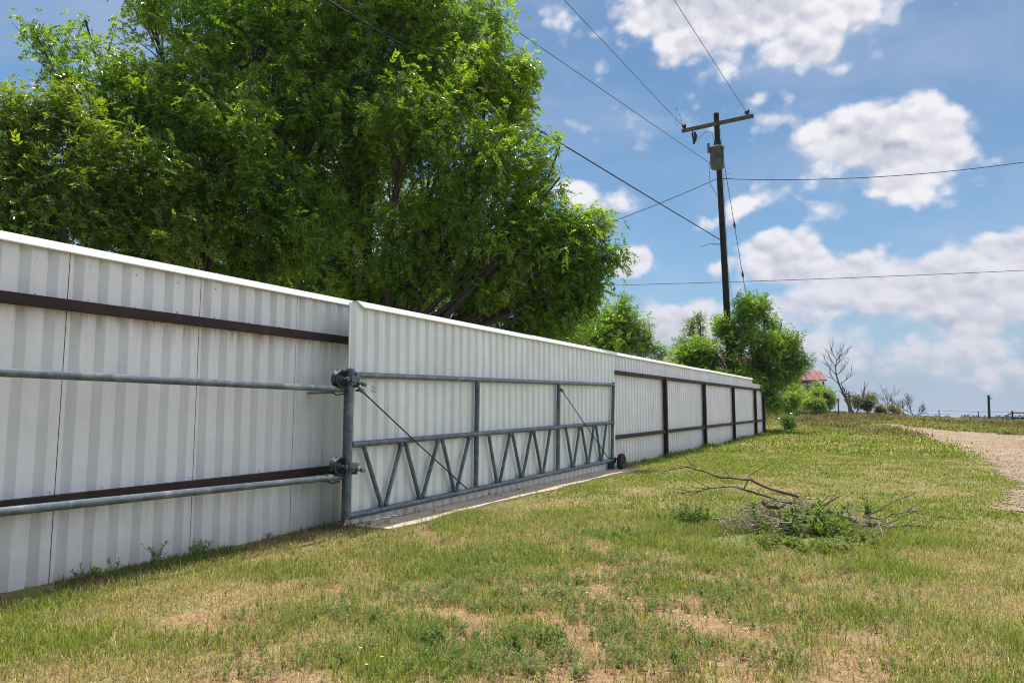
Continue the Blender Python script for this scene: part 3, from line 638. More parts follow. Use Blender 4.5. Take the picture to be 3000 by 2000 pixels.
def dead_tree_lean():
    Y = 41; r = random.Random(5); b = at(2492, 1208, Y); base = (b[0], Y, gz(b[0], Y)); root = thing('dead_tree', 'bare leaning dead tree with fine twigs on the rise', 'dead tree', base); mb = MB()
    P = [Vector((b[0], Y, base[2]-.1))]+[Vector(at(x, y, Y)) for x, y in ((2485, 1180), (2470, 1150), (2458, 1125), (2450, 1098), (2447, 1075), (2452, 1055))]
    mb.tube(P, [.085, .075, .062, .05, .04, .03, .018], 8, True, .05)
    def tw(p, d, L, rad, k):
        q = [p]
        for _ in range(4): d = (d+Vector((r.uniform(-.2, .2), r.uniform(-.2, .2), r.uniform(-.08, .16)))).normalized(); q.append(q[-1]+d*L/4)
        mb.tube(q, [rad, rad*.85, rad*.7, rad*.5, rad*.3], 4, False)
        if k: 
            for i in (1, 2, 3, 4): tw(q[i], (d+Vector((r.uniform(-.9, .9), r.uniform(-.6, .6), r.uniform(-.2, .6)))).normalized(), L*r.uniform(.45, .7), rad*.6, k-1)
    for i, sd in ((3, -1), (3, 1), (4, -1), (4, 1), (5, -1), (5, 1), (6, -1), (6, 1), (6, .3)):
        tw(P[i], Vector((sd*r.uniform(.5, .9), r.uniform(-.4, .4), r.uniform(.5, 1))).normalized(), r.uniform(.5, .85), .024, 2)
    tw(P[2], Vector((.75, 0, -.25)).normalized(), 1.5, .035, 1)
    mb.build('trunk', 'deadwood', root, loc=base).location = (0, 0, 0)
dead_tree_lean()
b_ = at(2505, 1205, 41.5); dead('dead_stump', 'broken dead trunk pieces beside the leaning dead tree', (b_[0], 41.5, gz(b_[0], 41.5)), [((-.3, .1, .8), .9, .07), ((.5, 0, .9), .9, .06)], 8, 3)
b_ = at(2590, 1212, 42.5); dead('dead_bush', 'bare upright dead limb at the right of the tangled scrub', (b_[0], 42.5, gz(b_[0], 42.5)), [((.45, 0, .8), .8, .022)], 12, 4)
b_ = at(2680, 1223, 43); dead('dead_bush', 'fallen bare branches lying right of the scrub on the rise', (b_[0], 43, gz(b_[0], 43)), [((-.9, 0, .25), .9, .04), ((-.3, 0, .5), .7, .03), ((.5, 0, .4), .5, .03)], 15, 4)

# sapling
b_ = ground_at(2307, 1262); LJ = [(b_[0]-.05, b_[1], b_[2]+.42, .28, .22, 1), (b_[0]+.12, b_[1], b_[2]+.2, .18, .14, 1)]
make_tree('sapling', 'lone dark green sapling in the dry grass beyond the fence end', 'sapling', b_, LJ, 131, kind='elm', dens=.3, leafsize=.75, palette=((.03, .07, .02), (.07, .12, .03)), trunk_r=.012)
print('compound leaves', tot)

# ------------------------------------------------------------------ house on the rise
hx, hy = at(2195, 1100, 50)[0], 50.0; hz = gz(hx, 50)
HM = Matrix.Translation((hx, hy, hz)) @ Matrix.Rotation(math.radians(-14), 4, 'Z')
house = thing('house', 'white house with a red metal roof behind the bushes', 'house', mat4=HM, loc=(hx, hy, hz))
def gable(mb, x0, x1, y0, y1, ze, zr, t=.08, rib=.4):
    ym = (y0+y1)/2
    for (ya, yb) in ((y0, ym), (y1, ym)):
        a, b, c, d = (x0, ya, ze), (x1, ya, ze), (x1, yb, zr), (x0, yb, zr)
        vs = [a, b, c, d]+[(p[0], p[1], p[2]-t) for p in (a, b, c, d)]
        mb.add(vs, [(0,1,2,3),(7,6,5,4),(0,4,5,1),(1,5,6,2),(2,6,7,3),(3,7,4,0)])
        x = x0+.1
        while x < x1: mb.tube([(x, ya, ze+.015), (x, yb, zr+.015)], .018, 4); x += rib
mb = MB(); mb.box((-5.4, .0, -.2), (2.0, 6, 2.9)); mb.add([(-5.4, 0, 2.9), (-5.4, 6, 2.9), (-5.4, 3, 4.0), (2, 0, 2.9), (2, 6, 2.9), (2, 3, 4.0)], [(0, 2, 1), (3, 4, 5)]); mb.build('wall', 'whitewall', house)
mb = MB(); gable(mb, -5.8, 2.4, -.4, 6.4, 2.82, 4.1); mb.build('roof', 'redroof', house)
mb = MB(); gable(mb, 2.0, 4.9, -.2, 4.5, 2.16, 2.9); mb.build('porch_roof', 'redroof', house)
mb = MB(); mb.box((2.02, 2.6, -.2), (4.4, 4.2, 2.05)); mb.build('porch_wall', 'whitewall', house)
for x in (2.3, 3.7, 4.7):
    mb = MB(); mb.box((x-.06, .0, -.2), (x+.06, .12, 2.07)); mb.build('porch_post', 'deadwood', house)
for x in (-4, -1.2): 
    mb = MB(); mb.box((x-.5, -.05, 1), (x+.5, -.004, 2.1)); w = mb.build('window', 'trim', house); mb = MB(); mb.box((x-.42, -.07, 1.08), (x+.42, -.052, 2.02)); mb.build('pane', 'darkglass', w)

# ------------------------------------------------------------------ power pole
PY = 26.0
ptop = at(2098, 333, PY); pmid = at(2131, 935, PY); dirp = (pmid-ptop)/(pmid[2]-ptop[2]); pbase = pmid+dirp*(gz(pmid[0], PY)-.0-pmid[2])
pole = thing('power_pole', 'tall dark wooden power pole with crossarm and grey transformer', 'power pole', tuple(pbase))
def pl(z): return pbase+dirp*(z-pbase[2])       # axis point at height z
def prt(mb, name, mat, parent=None):
    o = mb.build(name, mat, parent or pole, loc=tuple(pbase)); o.location = (0, 0, 0); return o
mb = MB(); zs = np.linspace(pbase[2]-.3, ptop[2], 14); mb.tube([pl(z) for z in zs], [.128-.032*k/13 for k in range(14)], 16, True, .02); prt(mb, 'shaft', 'polewood')
AZ = math.radians(30.8); ad = np.array([math.cos(AZ), -math.sin(AZ), 0]); wd = np.array([-math.sin(AZ), -math.cos(AZ), 0])
aL = at(2001, 382, 26.62); aR = at(2217, 350, 25.35); ac = (aL+aR)/2
ac = pl(ac[2])+wd*.13; aL = ac-ad*1.27+np.array([0, 0, -.01]); aR = ac+ad*1.33+np.array([0, 0, .015])
mb = MB(); mb.beam(aL, aR, .095, .125); prt(mb, 'crossarm', 'armwood')
mb = MB(); mb.beam(aR-ad*.012, aR+ad*.012, .10, .132); prt(mb, 'arm_end_cap', 'dark_steel'); mb = MB(); mb.tube([ac-wd*.26, ac+wd*.10], .014, 6); mb.box(tuple(ac+ad*.1-(.05, .05, .08)), tuple(ac+ad*.1+(.05, .05, .08))); prt(mb, 'arm_fitting', 'dark_steel')
def insul(p, d=(0, 0, 1), s=1.0):
    q = Vector(d).to_track_quat('Z', 'Y').to_matrix().to_4x4(); mm = Matrix.Translation(p) @ q; mb = MB()
    pr = [(.012, -.06), (.014, 0)]
    for k in range(3): z = .02+k*.05; pr += [(.03, z), (.068*s, z+.006), (.05, z+.024), (.026, z+.03)]
    pr += [(.024, .18), (0, .19)]; mb.lathe(pr, mm, 12); prt(mb, 'insulator', 'porcelain')
iR = aR-ad*.18+np.array([0, 0, .10]); iL = aL+ad*.10+np.array([0, 0, .10])
insul(iR, (.1, -.1, 1)); insul(iR+wd*.1, wd); insul(iL, (0, 0, 1)); insul(iL+wd*.09+ad*.04, wd, 1.1)
# cutout below the arm
co = aL+ad*.42+np.array([0, 0, -.08])
mb = MB(); mb.tube([co+(0, 0, .14), co, co+(-.05, -.04, -.12)], .022, 6); mb.tube([co+(.05, 0, -.05), co+(.10, -.02, -.22), co+(.04, -.02, -.46)], [.05, .06, .03], 8); mb.tube([co+(-.04, 0, -.08), co+(.02, 0, -.32), co+(.02, 0, -.50)], [.03, .045, .04], 8); prt(mb, 'fuse_cutout', 'porcelain')
# transformer
tz0, tz1 = at(2096, 493, 25.6)[2], at(2096, 431, 25.6)[2]; tc_ = pl((tz0+tz1)/2)+np.array([-.16, -.36, 0])
mm = Matrix.Translation((tc_[0], tc_[1], tz0)); H = tz1-tz0
mb = MB(); mb.lathe([(0, .03), (.2, 0), (.235, .02), (.245, .06), (.245, H-.07), (.265, H-.065), (.265, H-.02), (.24, H), (.12, H+.05), (0, H+.06)], mm, 28); can = prt(mb, 'transformer', 'can')
mb = MB(); mb.box((tc_[0]-.10, tc_[1]-.262, tz0+H*.42), (tc_[0]+.07, tc_[1]-.243, tz0+H*.56)); o = prt(mb, 'number_plate', 'dark_steel', can)
mb = MB(); mb.tube([(tc_[0]-.06, tc_[1]-.02, tz1+.03), (tc_[0]-.06, tc_[1]-.02, tz1+.24)], [.045, .03], 10); mb.lathe([(.03, .05), (.06, .06), (.035, .09), (.06, .11), (.035, .14), (.055, .16), (.02, .2)], Matrix.Translation((tc_[0]-.06, tc_[1]-.02, tz1)), 12); prt(mb, 'bushing', 'porcelain', can)
mb = MB(); mb.tube([(tc_[0]-.31, tc_[1]-.05, tz1-.22), (tc_[0]-.31, tc_[1]-.05, tz1+.13)], .048, 10); mb.tube([(tc_[0]-.31, tc_[1]-.05, tz1-.18), (tc_[0]-.22, tc_[1]-.05, tz1-.2)], .015, 6); prt(mb, 'surge_arrester', 'weld', can)
mb = MB(); mb.box((tc_[0]-.02, tc_[1]+.2, tz0+.1), (tc_[0]+.24, tc_[1]+.32, tz0+.2)); prt(mb, 'mounting_bracket', 'dark_steel', can); mb = MB(); mb.box((tc_[0]-.02, tc_[1]+.2, tz1-.2), (tc_[0]+.24, tc_[1]+.32, tz1-.1)); prt(mb, 'mounting_bracket', 'dark_steel', can); mb = MB()
mb.tube([(tc_[0]+.13, tc_[1]-.23, tz0+.5*H+k) for k in (-.33, -.1, .1, .3)], .016, 6); prt(mb, 'cable_guide', 'dark_steel', can)
mb = MB(); j = [co+(.03, -.02, -.45), co+(.2, -.05, -.30), co+(.45, -.08, -.05), np.array([tc_[0]-.15, tc_[1], tz1+.55]), np.array([tc_[0]-.06, tc_[1], tz1+.22])]
mb.tube(j, .008, 5); mb.tube([iL+(-.03, 0, .02), iL+(-.18, -.05, .5), iL+(-.3, -.1, .75), iL+(-.36, -.2, .2), iL+(-.35, -.2, -.02)], .007, 5)
tA = np.array([tc_[0]-.24, tc_[1]-.06, tz0+.55*H]); mb.tube([tA, tA+(-.08, 0, -.4), tA+(-.06, 0, -1.0), tA+(.06, 0, -1.25), pl(tA[2]-1.35)+(-.12, -.05, 0)], .008, 5); prt(mb, 'jumper_wire', 'cable')
# ground wire and small loops
mb = MB(); rr_ = lambda z: pl(z)+np.array([.115, -.06, 0]); mb.tube([rr_(z) for z in np.linspace(0, ptop[2]-.6, 8)], .006, 5); zb = at(2110, 704, PY)[2]
mb.tube([pl(zb)+(-.1, -.1, 0), pl(zb)+(-.35, -.1, .12), pl(zb)+(-.38, -.1, -.2), pl(zb)+(-.1, -.1, -.2)], .007, 5); mb.tube([pl(zb-.15)+(-.1, -.1, 0), pl(zb)+(-.5, -.1, -.14), pl(zb)+(-.85, -.1, -.28)], .010, 5)
zn = at(2110, 520, PY)[2]; mb.tube([pl(zn)+(.1, -.1, .05), pl(zn)+(.4, -.1, .12), pl(zn)+(.42, -.1, -.05), pl(zn)+(.1, -.1, -.08)], .007, 5); prt(mb, 'wire_loop', 'cable')

def wire(label, a, b, sag, r_, mat='cable', name='power_line', n=26, group='overhead wires from the pole'):
    a, b = np.array(a, float), np.array(b, float); mb = MB(); pts = []
    for k in range(n):
        t = (k/(n-1)); p = a+(b-a)*t; p[2] -= 4*sag*t*(1-t); pts.append(p)
    mb.tube(pts, r_, 6); o = mb.build(name, mat, None, loc=tuple(a)); tag(o, label, 'wire', group); return o
def toward(A, px, py, L):      # level direction from A that passes over pixel ray (px,py) in azimuth/elevation: solve for the depth where the ray meets A's height
    d = ray(px, py); Y = A[2]/d[2]; B = d*Y; dd = B-A; return A+dd/np.linalg.norm(dd)*L
A4 = iR+wd*.28; wire('thin overhead wire leaving the right end of the crossarm', A4, toward(A4, 1978, 0, 55), .10, .009, 'line')
A3 = iL+wd*.28; A3 = A3+np.array([-.0, 0, 0]); wire('thin overhead wire leaving the left end of the crossarm', A3, toward(A3, 1658, 0, 55), .10, .009, 'line')
A2 = pl(at(2100, 495, PY)[2])+np.array([-.1, -.08, 0]); wire('thin overhead wire meeting the pole just below the transformer', A2, toward(A2, 1532, 95, 50), .10, .009, 'line')
A1 = pl(at(2110, 704, PY)[2])+np.array([-.12, -.08, 0]); wire('thick black overhead cable meeting the pole halfway up, crossing in front of the trees', A1, toward(A1, 1003, 0, 48), .16, .017)
A5 = pl(at(2110, 524, PY)[2]); p5 = at(3300, 425, 24); wire('twisted wire running from the pole to the right above the clouds', A5+(.1, 0, 0), p5, .42, .013)
p6 = at(1600, 715, 30); wire('twisted wire running from the pole down to the left into the trees', A5+(-.1, 0, 0), p6, .12, .013)
wire('lone level wire crossing low behind the pole', at(1500, 842, 31), at(3400, 772, 30), .12, .012, group=None)
G1 = pl(at(2106, 410, PY)[2])+np.array([.1, 0, 0]); g1 = at(2190, 890, 28.5); g1 = G1+(g1-G1)*(G1[2]-gz(11, 29))/(G1[2]-g1[2])
wire('long guy wire with two clamps slanting down right of the pole', G1, g1, 0.02, .011, 'line', 'guy_wire', group=None)
G2 = pl(at(2120, 760, PY)[2])+np.array([.1, 0, 0]); g2 = at(2147, 890, 27.2); g2 = G2+(g2-G2)*(G2[2]-gz(10, 28))/(G2[2]-g2[2])
wire('short faint guy wire close beside the lower part of the pole', G2, g2, 0.01, .006, 'line', 'guy_wire', group=None)
for k, f in enumerate((.31, .50)):
    q = G1+(g1-G1)*f*.88; mb = MB(); mb.tube([q+(-.02, 0, .18), q+(0, 0, .05), q, q+(.02, 0, -.16)], [.012, .04, .05, .012], 8); o = mb.build('guy_clamp', 'porcelain', None, loc=tuple(q)); tag(o, ('upper' if k == 0 else 'lower')+' dark strain clamp on the long guy wire', 'clamp', 'clamps on the guy wire')

# ------------------------------------------------------------------ distant fence, pens, far pole, tree line
def tpost(px, y0, y1, Y, label, r_=.03):
    b = at(px, y1, Y); bz = gz(b[0], Y); t = at(px, y0, Y); mb = MB(); mb.tube([(b[0], Y, bz-.2), (b[0]+random.uniform(-.02, .02), Y, t[2])], r_, 6)
    mb.tube([(b[0]-.05, Y-.02, t[2]-.12), (b[0]+.05, Y-.02, t[2]-.12)], .012, 4)
    o = mb.build('fence_post', 'dark_steel', None, loc=(b[0], Y, bz)); tag(o, label, 'fence post', 'thin wire fence posts'); return np.array([b[0], Y, t[2]])
P0 = tpost(2457, 1166, 1223, 37, 'thin steel fence post standing in the yellowish bushes')
P1 = tpost(2635, 1199, 1221, 46, 'thin fence post right of the fallen dead branches'); P2 = tpost(2752, 1200, 1228, 50, 'thin fence post in the middle of the open field'); P3 = tpost(2867, 1205, 1228, 52, 'thin fence post just left of the far dark pole')
P4 = at(3060, 1204, 53)
for k, dz in enumerate((.03, .25)):
    mb = MB(); up = [P1, P2, P3, P4]; mb.tube([p-(0, 0, dz+.02) for p in up], .009, 4); o = mb.build('fence_wire', 'line'); tag(o, ('upper' if k == 0 else 'lower')+' strand of wire along the field fence on the horizon', 'wire', 'strands of the field fence')
b = at(2898, 1228, 60); t = at(2896, 1157, 60); mb = MB(); mb.tube([(b[0], 60, gz(b[0], 60)-.3), (t[0], 60, t[2])], [.11, .085], 10); mb.tube([(t[0]-.02, 59.9, t[2]-.25), (t[0]+.22, 59.9, t[2]-.28)], .035, 6)
tag(mb.build('utility_pole', 'polewood', None, loc=(b[0], 60, gz(b[0], 60))), 'short dark pole standing alone on the horizon at right', 'pole')
pen = thing('cattle_pen', 'dark pipe pen corner with a slanted brace at the right edge', 'pen', tuple(at(2966, 1231, 48)))
po = np.array(at(2966, 1231, 48))
def pen_pipe(nm, a, b, r_): 
    mb = MB(); mb.tube([a-po, b-po], r_, 8); o = mb.build(nm, 'rust', pen)
gzb = gz(po[0], 48)
pen_pipe('post', np.array([po[0], 48, gzb-.2]), at(2966, 1203, 48), .05); pen_pipe('brace', at(2922, 1230, 48), at(2964, 1209, 48), .035); pen_pipe('rail', at(2966, 1209, 48), at(3120, 1209, 47), .03); pen_pipe('rail', at(2840, 1227.5, 50), at(2966, 1228, 48), .035); pen_pipe('rail', at(2966, 1224, 48), at(3120, 1225, 47), .03)
for px in (2948, 2975, 2985, 2995, 3010): 
    q = at(px, 1216 if px < 2960 else 1222, 48); pen_pipe('picket', np.array([q[0], 48, gzb-.1]), q, .022)
# low far tree line: uneven clumps of foliage faces
def treeline():
    r = np.random.default_rng(9); Ps = []; x = 2600
    cl = [(2665, 15, 7), (2690, 7, 5), (2715, 13, 9), (2745, 22, 10), (2775, 14, 9), (2830, 20, 11), (2860, 22, 9), (2890, 25, 7), (2925, 20, 8), (2960, 28, 9), (2990, 25, 9), (3030, 40, 10), (3100, 60, 9)]
    V = []; 
    for px, w, h in cl:
        n = int(w*26)
        a = r.uniform(-1, 1, n); tt = r.random(n); hh = h*(1-a*a*.8)*(.55+.45*np.sin(a*7+px)**2)
        X = px+a*w; Yp = 1234-(hh*1.15+8)*tt; Yd = 520+r.uniform(-14, 14, n)
        for i in range(n): V.append(at(X[i], Yp[i], Yd[i]))
    # continuous low belt on both sides
    for px in np.arange(-200, 3400, 2.0):
        hh = 3+2.4*float(fbm(px*.02, 0, 0, 5, 3)); 
        for _ in range(2): V.append(at(px, 1234-(hh+5)*r.random(), 640+r.uniform(-10, 10)))
    C = np.array(V); n = len(C); q = unit(r.normal(0, 1, (n, 4, 3)))*np.array([1, 1, .8])*.75*r.uniform(.5, 1.2, (n, 1, 1))
    V = (C[:, None]+q).reshape(-1, 3); Fc = (np.array([(0, 1, 2), (0, 2, 3), (0, 3, 1), (1, 3, 2)])[None]+4*np.arange(n)[:, None, None]).reshape(-1, 3)
    tag(np_mesh('far_woodland', V, Fc, 'bluegreen'), 'dark blue green line of far trees along the flat horizon', 'woodland', kind='stuff')
treeline()

# ------------------------------------------------------------------ grass
def allowed(x, y):
    q = x*DQ[0]+y*DQ[1]; s_ = x*DS[0]+y*DS[1]
    ok = (q < np.where((s_ > gs0+.05) & (s_ < gs1-.05), 3.675, 4.24)) | (s_ > re+.1)
    rd = np.where((x > 2) & (y < 34), road_d(x, y), 5)
    ok &= ~((s_ < gs0) & (q > 3.98)) | (R.random(len(x)) < .22)
    ok &= (((x-2.08)/.62)**2+((y-5.55)/.33)**2 > 1) | (R.random(len(x)) < .12)
    return ok & ((rd > 0) | (R.random(len(x)) < np.clip(.5*np.exp(rd*2.2), .012, .5)))
def blades(name, n, r0, r1, h0, h1, w, label, pw=1.0, seed=1, green=.70, tuft=.05):
    r = np.random.default_rng(seed); nt = n//7
    u = r.random(nt*2); d = (r0**pw+(r1**pw-r0**pw)*u)**(1/pw); a = r.uniform(math.radians(-50), math.radians(50), nt*2)
    tx, ty = d*np.sin(a), d*np.cos(a)
    cvr = bare(tx, ty); fr = np.maximum(cvr, sstep(9, 22, d)*.9); k = allowed(tx, ty) & (r.random(len(tx)) < .15+.85*fr); isb = (fr < .45)[k][:nt]; tx, ty, d = tx[k][:nt], ty[k][:nt], d[k][:nt]
    nt = len(tx); m = 7; x = np.repeat(tx, m)+r.normal(0, tuft, nt*m)*np.repeat(1+d*.02, m); y = np.repeat(ty, m)+r.normal(0, tuft, nt*m)*np.repeat(1+d*.02, m); d = np.repeat(d, m); tid = np.repeat(np.arange(nt), m)
    k = allowed(x, y); x, y, d, tid = x[k], y[k], d[k], tid[k]; n = len(x)
    q = x*DQ[0]+y*DQ[1]
    z = g(x, y); big = fbm(x*.55, y*.55, 0, 61, 4); med = fbm(x*2.2, y*2.2, 0, 65, 3)
    gm = np.clip(green+.30*sstep(.1, -1.0, x)*sstep(7, 4, y)-.12*np.exp(-((x-.6)/1.0)**2)*sstep(5, 3.5, y)+2.4*(big-.5)+2.4*(med-.5)+r.normal(0, .28, nt)[tid], 0, 1)
    # brown taller sedge right of the road and on the rise
    brown = sstep(17, 22, y)*sstep(10, 13, x)*(.35+.65*sstep(.35, .6, fbm(x*.35, y*.35, 0, 71, 3)))*.85
    hh = r.uniform(h0, h1, n)*(.65+.7*r.random(nt)[tid])*(.8+.5*gm); lying = (r.random(n) > .45+.5*gm) | (isb[tid] & (r.random(n) < .85)); hh = np.where(lying, hh*.9, hh)*(1+brown*1.2)
    lean = np.where(lying, r.uniform(.9, 1.5, n), r.uniform(.05, .75, n)); az = r.uniform(0, 2*PI, n); ww = w*r.uniform(.6, 1.3, n)*(1+.10*np.maximum(d-4, 0))
    dx, dy = np.cos(az), np.sin(az); sx, sy = -dy, dx
    tw = r.uniform(-.8, .8, n); sx, sy = np.cos(az+PI/2+tw), np.sin(az+PI/2+tw)
    B = np.stack([x, y, z-.004], 1); D2 = np.stack([dx, dy, 0*dx], 1); S2 = np.stack([sx, sy, 0*sx], 1)*ww[:, None]/2; Z = np.array([0, 0, 1.])
    m1 = B+D2*(hh*.5*np.sin(lean*.6))[:, None]+Z*(hh*.52*np.cos(lean*.6))[:, None]; t1 = B+D2*(hh*np.sin(lean))[:, None]+Z*(hh*np.maximum(np.cos(lean), .10))[:, None]
    V = np.stack([B-S2, B+S2, m1+S2*.8, m1-S2*.8, t1], 1).reshape(-1, 3)
    Fc = (np.array([(0, 1, 2), (0, 2, 3), (3, 2, 4)])[None]+5*np.arange(n)[:, None, None]).reshape(-1, 3)
    cg = np.array([.17, .26, .035]); cg2 = np.array([.38, .44, .085]); cd = np.array([.66, .56, .30]); cd2 = np.array([.45, .34, .17])
    u = r.random(n)[:, None]; u2 = r.random(n)[:, None]; Gc = cg*u+cg2*(1-u); Dc = cd*u2+cd2*(1-u2); isg = (r.random(n) < np.clip(gm*1.0, .05, .93))[:, None]
    C = np.where(isg & ~lying[:, None], Gc, Dc*(.7+.3*u)+Gc*.15); C = C*(1-brown[:, None])+np.array([.20, .155, .075])*brown[:, None]
    C = C*r.uniform(.5, 1.35, (n, 1)); C = np.repeat(C[:, None], 5, 1); C[:, :2] *= np.array([.95, .9, .8]); 
    o = np_mesh(name, V, Fc, 'blade', None, C.reshape(-1, 3)); tag(o, label, 'grass', kind='stuff'); return n
nb = blades('grass', 380000, 1.6, 7, .018, .054, .0036, 'short patchy green and straw grass in the foreground', 1.25, 1)
nb += blades('grass', 260000, 6, 18, .016, .038, .0058, 'mown green and yellow grass in the middle of the yard', 1.2, 2, tuft=.06)
nb += blades('grass', 170000, 16, 52, .03, .08, .015, 'coarse olive grass on the rise beyond the fence', 1.15, 3, .55, .10)
print('blades', nb)
# lush fringe along the fence foot
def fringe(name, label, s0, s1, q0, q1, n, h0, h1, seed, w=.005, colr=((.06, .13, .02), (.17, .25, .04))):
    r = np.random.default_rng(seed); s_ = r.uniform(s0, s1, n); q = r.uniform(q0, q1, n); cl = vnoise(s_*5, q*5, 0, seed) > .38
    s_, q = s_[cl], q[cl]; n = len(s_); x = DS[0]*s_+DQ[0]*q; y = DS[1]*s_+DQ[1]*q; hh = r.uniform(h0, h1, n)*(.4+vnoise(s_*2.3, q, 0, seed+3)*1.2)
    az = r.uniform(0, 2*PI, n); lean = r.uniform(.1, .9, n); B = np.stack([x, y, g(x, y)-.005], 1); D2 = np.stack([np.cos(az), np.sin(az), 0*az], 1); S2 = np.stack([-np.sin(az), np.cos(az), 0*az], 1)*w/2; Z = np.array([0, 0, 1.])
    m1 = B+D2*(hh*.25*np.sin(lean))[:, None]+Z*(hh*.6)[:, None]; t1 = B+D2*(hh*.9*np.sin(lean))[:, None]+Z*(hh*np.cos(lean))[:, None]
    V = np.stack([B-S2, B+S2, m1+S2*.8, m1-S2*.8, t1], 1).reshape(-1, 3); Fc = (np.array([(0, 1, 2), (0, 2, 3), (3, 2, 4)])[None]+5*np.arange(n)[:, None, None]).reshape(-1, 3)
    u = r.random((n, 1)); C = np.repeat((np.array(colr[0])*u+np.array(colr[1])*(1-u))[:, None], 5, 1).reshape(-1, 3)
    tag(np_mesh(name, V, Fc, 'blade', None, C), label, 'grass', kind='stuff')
fringe('grass', 'tall green grass along the foot of the right fence', gs1+.2, re+2.5, 3.75, 4.12, 9000, .04, .14, 21, .008)
fringe('grass', 'lush weedy grass in the shadow at the foot of the left fence', 2.35, 3.75, 3.98, 4.25, 2000, .02, .06, 22)
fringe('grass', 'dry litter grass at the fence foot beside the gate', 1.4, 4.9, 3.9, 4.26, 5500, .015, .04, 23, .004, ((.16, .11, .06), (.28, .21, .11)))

# ------------------------------------------------------------------ weeds
def weed_mesh(P, H, seed, nleaf=(9, 16), L=.035, W=.0055, palette=((.08, .14, .04), (.16, .23, .07)), spread=.55, stemcol=(.16, .10, .06), stems=(2, 5)):
    r = np.random.default_rng(seed); V, C, Fc = [], [], []
    def quadleaf(b, d, l, w, col):
        d = d/np.linalg.norm(d); sd = np.cross(d, [0, 0, 1.]); sd = sd/max(np.linalg.norm(sd), .05); m = b+d*l*.5; o = len(V)
        V.extend([b, b+d*l+np.array([0, 0, -.12*l]), m+sd*w+np.array([0, 0, w*.3]), m-sd*w+np.array([0, 0, w*.3])]); C.extend([col]*4); Fc.extend([(o, o+3, o+1), (o, o+1, o+2)])
    for p, h in zip(P, H):
        for _ in range(r.integers(*stems)):
            dr = np.array([r.normal(0, spread), r.normal(0, spread), 1.]); dr /= np.linalg.norm(dr); hh = h*r.uniform(.6, 1.1); tip = p+dr*hh; sc = .6+hh*5
            o = len(V); sd = np.cross(dr, [1., 0, 0]); sd = sd/np.linalg.norm(sd)*.0016*sc
            V.extend([p-sd, p+sd, tip+sd*.5, tip-sd*.5]); C.extend([stemcol]*4); Fc.extend([(o, o+1, o+2), (o, o+2, o+3)])
            u0 = r.random()
            for k in range(r.integers(*nleaf)):
                t = r.uniform(.25, 1.02); a = r.uniform(0, 2*PI); u = np.clip(u0+r.normal(0, .25), 0, 1); col = np.array(palette[0])*(1-u)+np.array(palette[1])*u
                quadleaf(p+dr*hh*t, np.array([math.cos(a), math.sin(a), r.uniform(.3, 1.8)]), L*sc*r.uniform(.6, 1.15)*(1.1-.4*t), W*sc, col)
    return np.array(V), np.array(Fc), np.array(C)
r = np.random.default_rng(77); PX = []; 
while len(PX) < 3300:
    px, py = r.uniform(600, 2700), 1440+560*r.random()**1.1
    wgt = .12+math.exp(-((px-1600-.25*(1750-py))/560)**2)*(.3+.7*math.exp(-((py-1680)/170)**2))
    if r.random() > wgt: continue
    p = ground_at(px, py)
    if float(vnoise(p[0]*6.5, p[1]*6.5, 0, 88)) < .45: continue
    PX.append(p)
P = np.array(PX); V, Fc, C = weed_mesh(P, r.uniform(.03, .075, len(P)), 5, (5, 10), L=.022, W=.0034, spread=.3, stems=(2, 5), palette=((.13, .20, .06), (.24, .32, .11)))
tag(np_mesh('weeds', V, Fc, 'weedleaf', None, C), 'grey green leafy weeds scattered over the bare patch in front of the gate', 'weeds', kind='stuff')
V, Fc, C = weed_mesh(P[::2]+r.normal(0, .04, P[::2].shape)*[1, 1, 0], r.uniform(.02, .055, len(P[::2])), 15, (3, 7), L=.018, W=.003, spread=.35, palette=((.26, .19, .10), (.36, .28, .16)), stemcol=(.28, .17, .09))
tag(np_mesh('weeds', V, Fc, 'weedleaf', None, C), 'dried reddish brown weed stalks among the leafy weeds', 'weeds', kind='stuff')
def plant(name, label, px, py, h, n, seed, spread_r=.05, group=None, **kw):
    c = ground_at(px, py); r = np.random.default_rng(seed); P = c+np.stack([r.normal(0, spread_r, n), r.normal(0, spread_r, n), 0*np.arange(n)], 1)
    V, Fc, C = weed_mesh(P, np.full(n, h)*r.uniform(.7, 1.1, n), seed, **kw); o = np_mesh(name, V-c, Fc, 'weedleaf', None, C); o.location = c; tag(o, label, 'plant', group)
brt = ((.10, .22, .03), (.20, .34, .06))
plant('leafy_plant', 'bright green leafy clump left of its twin, on open grass before the brush pile', 1722, 1572, .055, 9, 201, .04, palette=brt, group='bright green clumps')
plant('leafy_plant', 'wider bright green clump, middle one of the row before the brush pile', 1782, 1578, .055, 12, 202, .055, palette=brt, group='bright green clumps')
plant('leafy_plant', 'smallest green clump of the row, nearest the brush pile', 1830, 1562, .05, 5, 203, .025, palette=brt, group='bright green clumps')
plant('leafy_plant', 'upright dark green weed standing on bare sand at bottom centre', 1502, 1920, .085, 3, 204, .012, stems=(3, 5), nleaf=(14, 20))
plant('leafy_plant', 'bushy grey green weed on the sand at lower left of centre', 1250, 1900, .085, 8, 205, .03)
plant('leafy_plant', 'upright green weed right of the bare sandy spot at bottom centre', 1605, 1890, .085, 4, 206, .03)
plant('leafy_plant', 'small green weed alone on the grass below the brush pile', 2210, 1640, .06, 3, 207, .015, palette=brt)
plant('leafy_plant', 'tall thin green weed against the base of the left fence', 475, 1640, .15, 4, 208, .06, W=.004, L=.04, palette=brt)
plant('leafy_plant', 'leafy green weed against the fence base nearest the gate', 612, 1618, .12, 4, 209, .06, W=.004, L=.04, palette=brt)
